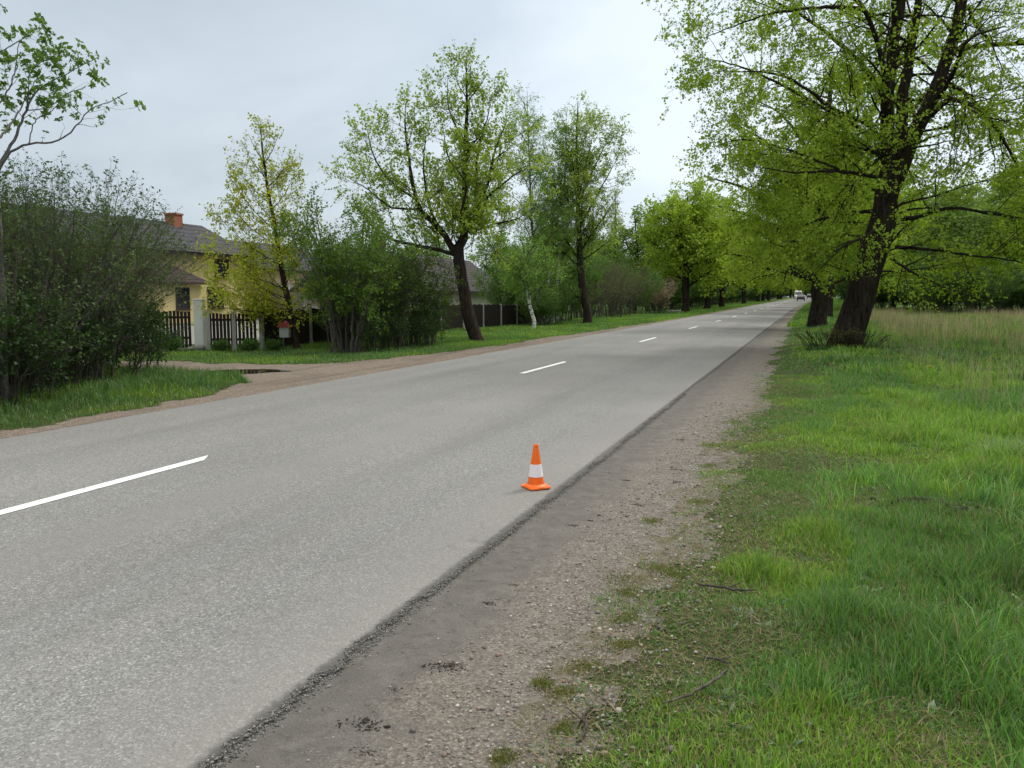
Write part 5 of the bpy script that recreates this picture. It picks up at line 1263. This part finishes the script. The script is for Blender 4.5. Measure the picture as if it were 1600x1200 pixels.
# ------------------------------------------------------------------ traffic cone
M['orange'] = paint('orange_rubber', (1.0, .17, .014), .5, .22, 22)
M['band'] = paint('white_reflective_band', (.86, .80, .82), .4, .08, 10)
M['inner'] = paint('cone_inside', (.12, .02, .006), .8, .1)
zc = road_z(-2.1, 6.14)
cone = empty('traffic_cone', (-2.085, 6.17, zc + .001), R(-87.4 - 45), 'orange traffic cone with one white band at the asphalt edge', 'traffic cone')
b = MB(); s_ = .098; c_ = .030; pts = []
for sx, sy in ((1, 1), (-1, 1), (-1, -1), (1, -1)):
    for a in range(4):
        an = math.atan2(sy, sx) + R(-45 + a * 30); pts.append((sx * (s_ - c_) + c_ * math.cos(an), sy * (s_ - c_) + c_ * math.sin(an)))
b.prism(pts, 'z', .004, .019); b.build('base', M['orange'], cone, .003)
b = MB()
def cr_at(z): return .070 - (.070 - .0235) * (z - .04) / (.34 - .04)
b.lathe([(.100, .0195), (.098, .024), (.090, .029), (.080, .034), (.073, .040)], 40)
b.build('skirt', M['orange'], cone, 0, True)
b = MB(); b.lathe([(cr_at(.04), .038), (cr_at(.04), .040), (cr_at(.345), .345), (cr_at(.345) - .003, .345), (.0215, .352), (.0205, .368), (.018, .371), (.015, .368), (.015, .30), (.001, .30)], 40)
b.build('body', M['orange'], cone, 0, True)
b = MB(); b.lathe([(cr_at(.10) + .001, .10), (cr_at(.10) + .0022, .1005), (cr_at(.205) + .0022, .2045), (cr_at(.205) + .001, .205)], 40)
b.build('band', M['band'], cone, 0, True)

# ------------------------------------------------------------------ vehicles far down the road
M['car_g'] = paint('grey_car_paint', (.05, .055, .065), .3, .05, 3)
M['car_w'] = paint('white_car_paint', (.78, .79, .80), .3, .05, 3)
M['car_b'] = paint('black_car_paint', (.02, .022, .028), .25, .05, 3)
M['tyre'] = paint('tyre_rubber', (.02, .02, .02), .8, .1)
M['taill'] = paint('tail_lamp_red', (.5, .02, .02), .3, .05)
M['headl'] = paint('head_lamp_glass', (.8, .82, .85), .15, .02)
def car(loc, rz, mat, label, kind='car'):
    r = empty('van' if kind == 'van' else 'car', loc, rz, label, 'van' if kind == 'van' else 'car', 'vehicles far down the road')
    b = MB()
    if kind == 'van':
        prof = [(-2.5, .35), (2.55, .35), (2.6, .9), (2.2, 1.15), (1.5, 2.15), (1.2, 2.35), (-2.4, 2.38), (-2.5, 2.2)]; w = .98
        gl = [(1.42, 1.25), (2.0, 1.25), (1.42, 2.02)]; z1 = 2.1
    else:
        prof = [(-2.15, .32), (2.15, .32), (2.2, .62), (2.1, .82), (1.15, .95), (.45, 1.42), (-1.1, 1.46), (-1.9, 1.02), (-2.15, .95), (-2.2, .6)]; w = .88
    n = len(prof)
    V_ = []
    for s in (-1, 1):
        for (px_, pz) in prof:
            ww = w * (1 - .16 * max(0, (pz - .95) / .6)) if kind == 'car' else w * (1 - .05 * max(0, pz - 1))
            V_.append((s * ww, px_, pz))
    b.add(V_, [tuple(range(n)), tuple(range(n, 2 * n))[::-1]] + [(i, n + i, n + (i + 1) % n, (i + 1) % n) for i in range(n)])
    b.build('body', mat, r, .05)
    g = MB()
    if kind == 'van':
        g.add([(-.85, 1.62, 2.02), (.85, 1.62, 2.02), (.88, 2.17, 1.25), (-.88, 2.17, 1.25)], [(0, 1, 2, 3)])
        g.box(-.8, .8, -2.53, -2.49, 1.35, 2.0)
    else:
        g.add([(-.68, -1.16, 1.43), (.68, -1.16, 1.43), (.76, -1.88, 1.06), (-.76, -1.88, 1.06)], [(3, 2, 1, 0)])
        g.add([(-.68, .50, 1.41), (.68, .50, 1.41), (.78, 1.12, .99), (-.78, 1.12, .99)], [(0, 1, 2, 3)])
        for s in (-1, 1): g.add([(s * .885, -1.6, 1.0), (s * .885, .95, 1.0), (s * .80, .42, 1.36), (s * .80, -1.1, 1.38)], [(0, 1, 2, 3)])
    for v_ in range(len(g.v)):
        x_, y_, z_ = g.v[v_]; g.v[v_] = (x_, y_ + (.012 if y_ > 0 else -.012), z_ + .012)
    g.build('windows', M['glass'], r)
    wx = w - .02
    for sx in (-1, 1):
        for yy in (-1.35, 1.4):
            b = MB(); b.cyl((sx * (wx - .18), yy, .33), (sx * (wx + .025), yy, .33), .33, 18); wl = b.build('wheel', M['tyre'], r)
            b = MB(); b.cyl((sx * (wx + .02), yy, .33), (sx * (wx + .035), yy, .33), .19, 14); b.build('rim', M['metal'], wl)
        zl = .82 if kind == 'car' else 1.0
        b = MB(); b.box(sx * .68 - .14, sx * .68 + .14, -2.235 if kind == 'car' else -2.54, -2.14, zl - .10, zl + .08); b.build('tail_light', M['taill'], r)
        b = MB(); b.box(sx * .62 - .15, sx * .62 + .15, 2.1, 2.21 if kind == 'car' else 2.62, .62, .80); b.build('headlight', M['headl'], r)
    return r
def onroad(x, y): return Vector((x + float(bend(y)), y, road_z(x, y)))
car(onroad(-3.7, 198), R(0), M['car_g'], 'grey car driving away, nearest of the distant vehicles')
car(onroad(-6.3, 240), R(180), M['car_w'], 'white van coming nearer in the opposite lane', 'van')
car(onroad(-3.6, 250), R(0), M['car_b'], 'dark car ahead of the grey car')
car(onroad(-3.0, 268), R(0), M['car_w'], 'white car ahead of the dark car')
car(onroad(-3.2, 300), R(0), M['car_b'], 'black car farthest down the road')

# ------------------------------------------------------------------ little things
# fallen twigs
def twig(loc, pts, r, label, rz=0):
    P = resample([(x, y, z, rr) for (x, y, z, rr) in pts], 14); P[:, :3] += np.random.default_rng(len(label)).normal(0, r * .6, (14, 3)) * np.array([1, 1, .3])
    V1, F1 = tubes(P[None, :, :3], P[None, :, 3], 6)
    i = 7; s0 = P[i, :3]; d = (P[i + 2, :3] - P[i, :3]); side = np.array([-d[1], d[0], .01]); Q = np.stack([s0 + (d * .8 + side * .9) * t for t in np.linspace(0, 2.0, 6)]); V2, F2 = tubes(Q[None], np.linspace(r * .7, r * .25, 6)[None], 5)
    o = mesh_np('fallen_twig', np.r_[V1, V2], [F1, F2 + len(V1)], [M['twig_g'] if 'grey' in label else M['twig']], smooth=[1, 1])
    o.location = loc; o.rotation_euler = (0, 0, rz); return tag(o, label, 'twig', 'fallen twigs at the meadow edge')
twig(W(-.35, 3.0, .015), [(-.11, -.10, 0, .003), (-.03, -.01, .01, .005), (.04, .06, .03, .006), (.10, .16, .05, .006)], .006, 'pale grey forked twig lying in the grass near the camera')
twig(W(-.38, 4.25, .015), [(-.12, .03, .0, .006), (0, 0, .012, .007), (.10, -.01, .01, .006), (.18, .0, .02, .003)], .006, 'dark twig lying left of the dark grass tussock')
twig(W(-.72, 2.72, .01), [(0, -.12, 0, .004), (.01, -.04, .01, .006), (-.02, .05, .012, .006), (-.01, .13, .01, .003)], .006, 'dark curved twig on the gravel at the grass edge')
twig(W(-.3, 3.35, .012), [(-.06, .03, 0, .004), (0, 0, .01, .005), (.06, -.02, .012, .003)], .005, 'short dark twig just above the pale forked twig')
# dandelions
M['yellow'] = paint('dandelion_yellow', (.75, .42, .02), .7, .1)
M['stalk'] = paint('flower_stalk', (.12, .2, .05), .7, .1)
dl = None
for q, (x_, y_, lb) in enumerate([(2.29, 17.3, 'single dandelion in the meadow right of the leaning lime'), (-.55, 24.5, 'dandelion nearest the verge left of the leaning lime'), (-.38, 24.9, 'dandelion left of the shoots at the leaning lime')]):
    r = empty('dandelion', W(x_, y_), 0, lb, 'flower', 'dandelions in the grass')
    b = MB(); b.cyl((0, 0, 0), (.01, 0, .19), .004, 6); b.build('stem', M['stalk'], r)
    b = MB(); b.lathe([(.004, .185), (.022, .195), (.026, .205), (.014, .212), (.001, .214)], 14, c=(.01, 0)); b.build('flower_head', M['yellow'], r, 0, True)
# tall dry stalks at the right
M['straw'] = paint('dry_straw', (.38, .31, .17), .85, .3, 9)
M['seed'] = paint('dark_seed_head', (.05, .035, .025), .95, .3, 30)
def stalk(x_, y_, h, dx, label, head=None, n=1, sc=1.0):
    r = empty('dry_stalk', W(x_, y_), 0, label, 'dry stalk', 'tall dry stalks at the right')
    P = resample([(0, 0, -.02, .006), (dx * .15, 0, h * .5, .005), (dx * .5, 0, h * .82, .004), (dx, 0, h * (.97 if dx < .2 else .92), .002)], 12)
    V1, F1 = tubes(P[None, :, :3], P[None, :, 3] * sc, 6)
    mesh_np('stem', V1, [F1], [M['straw']], smooth=[1], parent=r)
    if head:
        b = MB(); hx_ = P[-3, 0]; b.lathe([(.002, h * .72), (.022, h * .75), (.026, h * .85), (.022, h * .97), (.004, h * 1.0)], 10, c=(hx_, 0)); b.build('seed_head', M['seed'], r, 0, True)
    return r
stalk(2.35, 12.5, .62, .02, 'tallest of the pale dry stalks before the reeds'); stalk(2.42, 12.6, .55, .04, 'pale dry stalk standing close to the tallest one'); stalk(2.30, 12.3, .5, -.03, 'pale dry stalk left of the tallest one', sc=.8)
stalk(2.62, 12.7, .5, .03, 'short pale stalk left of the dark seed head'); stalk(2.80, 12.4, .58, .02, 'dry stalk with dark brown seed head', True)
stalk(2.1, 12.6, .6, .03, 'thin grey stalk leftmost of the dry stalks', sc=.7)
stalk(3.55, 16.5, 1.3, -.25, 'very long dry stem bending left at the right edge', sc=1.2)
# pale slab on the left verge, far
M['slab'] = paint('pale_concrete', (.4, .4, .38), .9, .3, 3)
sb = empty('concrete_bench', W(-12.1, 77, 0), 0, 'low pale concrete bench on the grass before the dense limes', 'bench')
b = MB(); b.box(-.7, .7, -.25, .25, .26, .36); b.build('seat', M['slab'], sb, .01)
for s in (-.5, .5):
    b = MB(); b.box(s - .09, s + .09, -.2, .2, -.05, .257); b.build('leg', M['slab'], sb, .01)
# dried silver grass tuft, right edge
n = 900; x = 1.95 + rg.normal(0, .16, n); y = 8.55 + rg.normal(0, .16, n); h = rg.uniform(.16, .34, n)
o = blades('silver_grass', x, y, h, rg.uniform(.003, .006, n), h * rg.uniform(.5, .95, n), np.array([.30, .36, .26]) * rg.uniform(.6, 1.15, (n, 1)), M['blade'])
tag(o, 'pale silvery tuft of drooping grass at the right edge', 'grass tuft')
# crumbled asphalt grit along the ragged edge
n = 9000; y = 1.3 + 12 * rg.random(n) ** 1.4; x = -1.875 + rg.normal(0, .012, n) + rg.exponential(.012, n); s = np.clip(rg.lognormal(-5.5, .35, n), .002, .009)
stones('asphalt_grit', x, y, s, np.array([.13, .128, .12]) * rg.uniform(.4, 1.7, (n, 1)), 'crumbling dark grit along the asphalt edge', 'grit')
n = 8500; y = 1.3 + 12 * rg.random(n) ** 1.4
xe = RX1 + (fbm(y * 7, y * 0 + 3, 4) - .5) * .075 + (vnoise(y * 38, y * 0 + 8) - .5) * .02 + (fbm(y * .6, y * 0 + 9, 2) - .5) * .06
dx = rg.normal(0, .009, n); x = xe + dx; s = np.clip(rg.lognormal(-5.8, .4, n), .0015, .006)
stones('asphalt_grit', x, y, s, np.array([.20, .197, .185]) * rg.uniform(.3, 1.5, (n, 1)), 'broken aggregate showing in the ragged rim of the asphalt', 'grit', z=np.where(dx < 0, -.004, -.012) + s * .2)
print('verts', sum(len(m.vertices) for m in bpy.data.meshes))
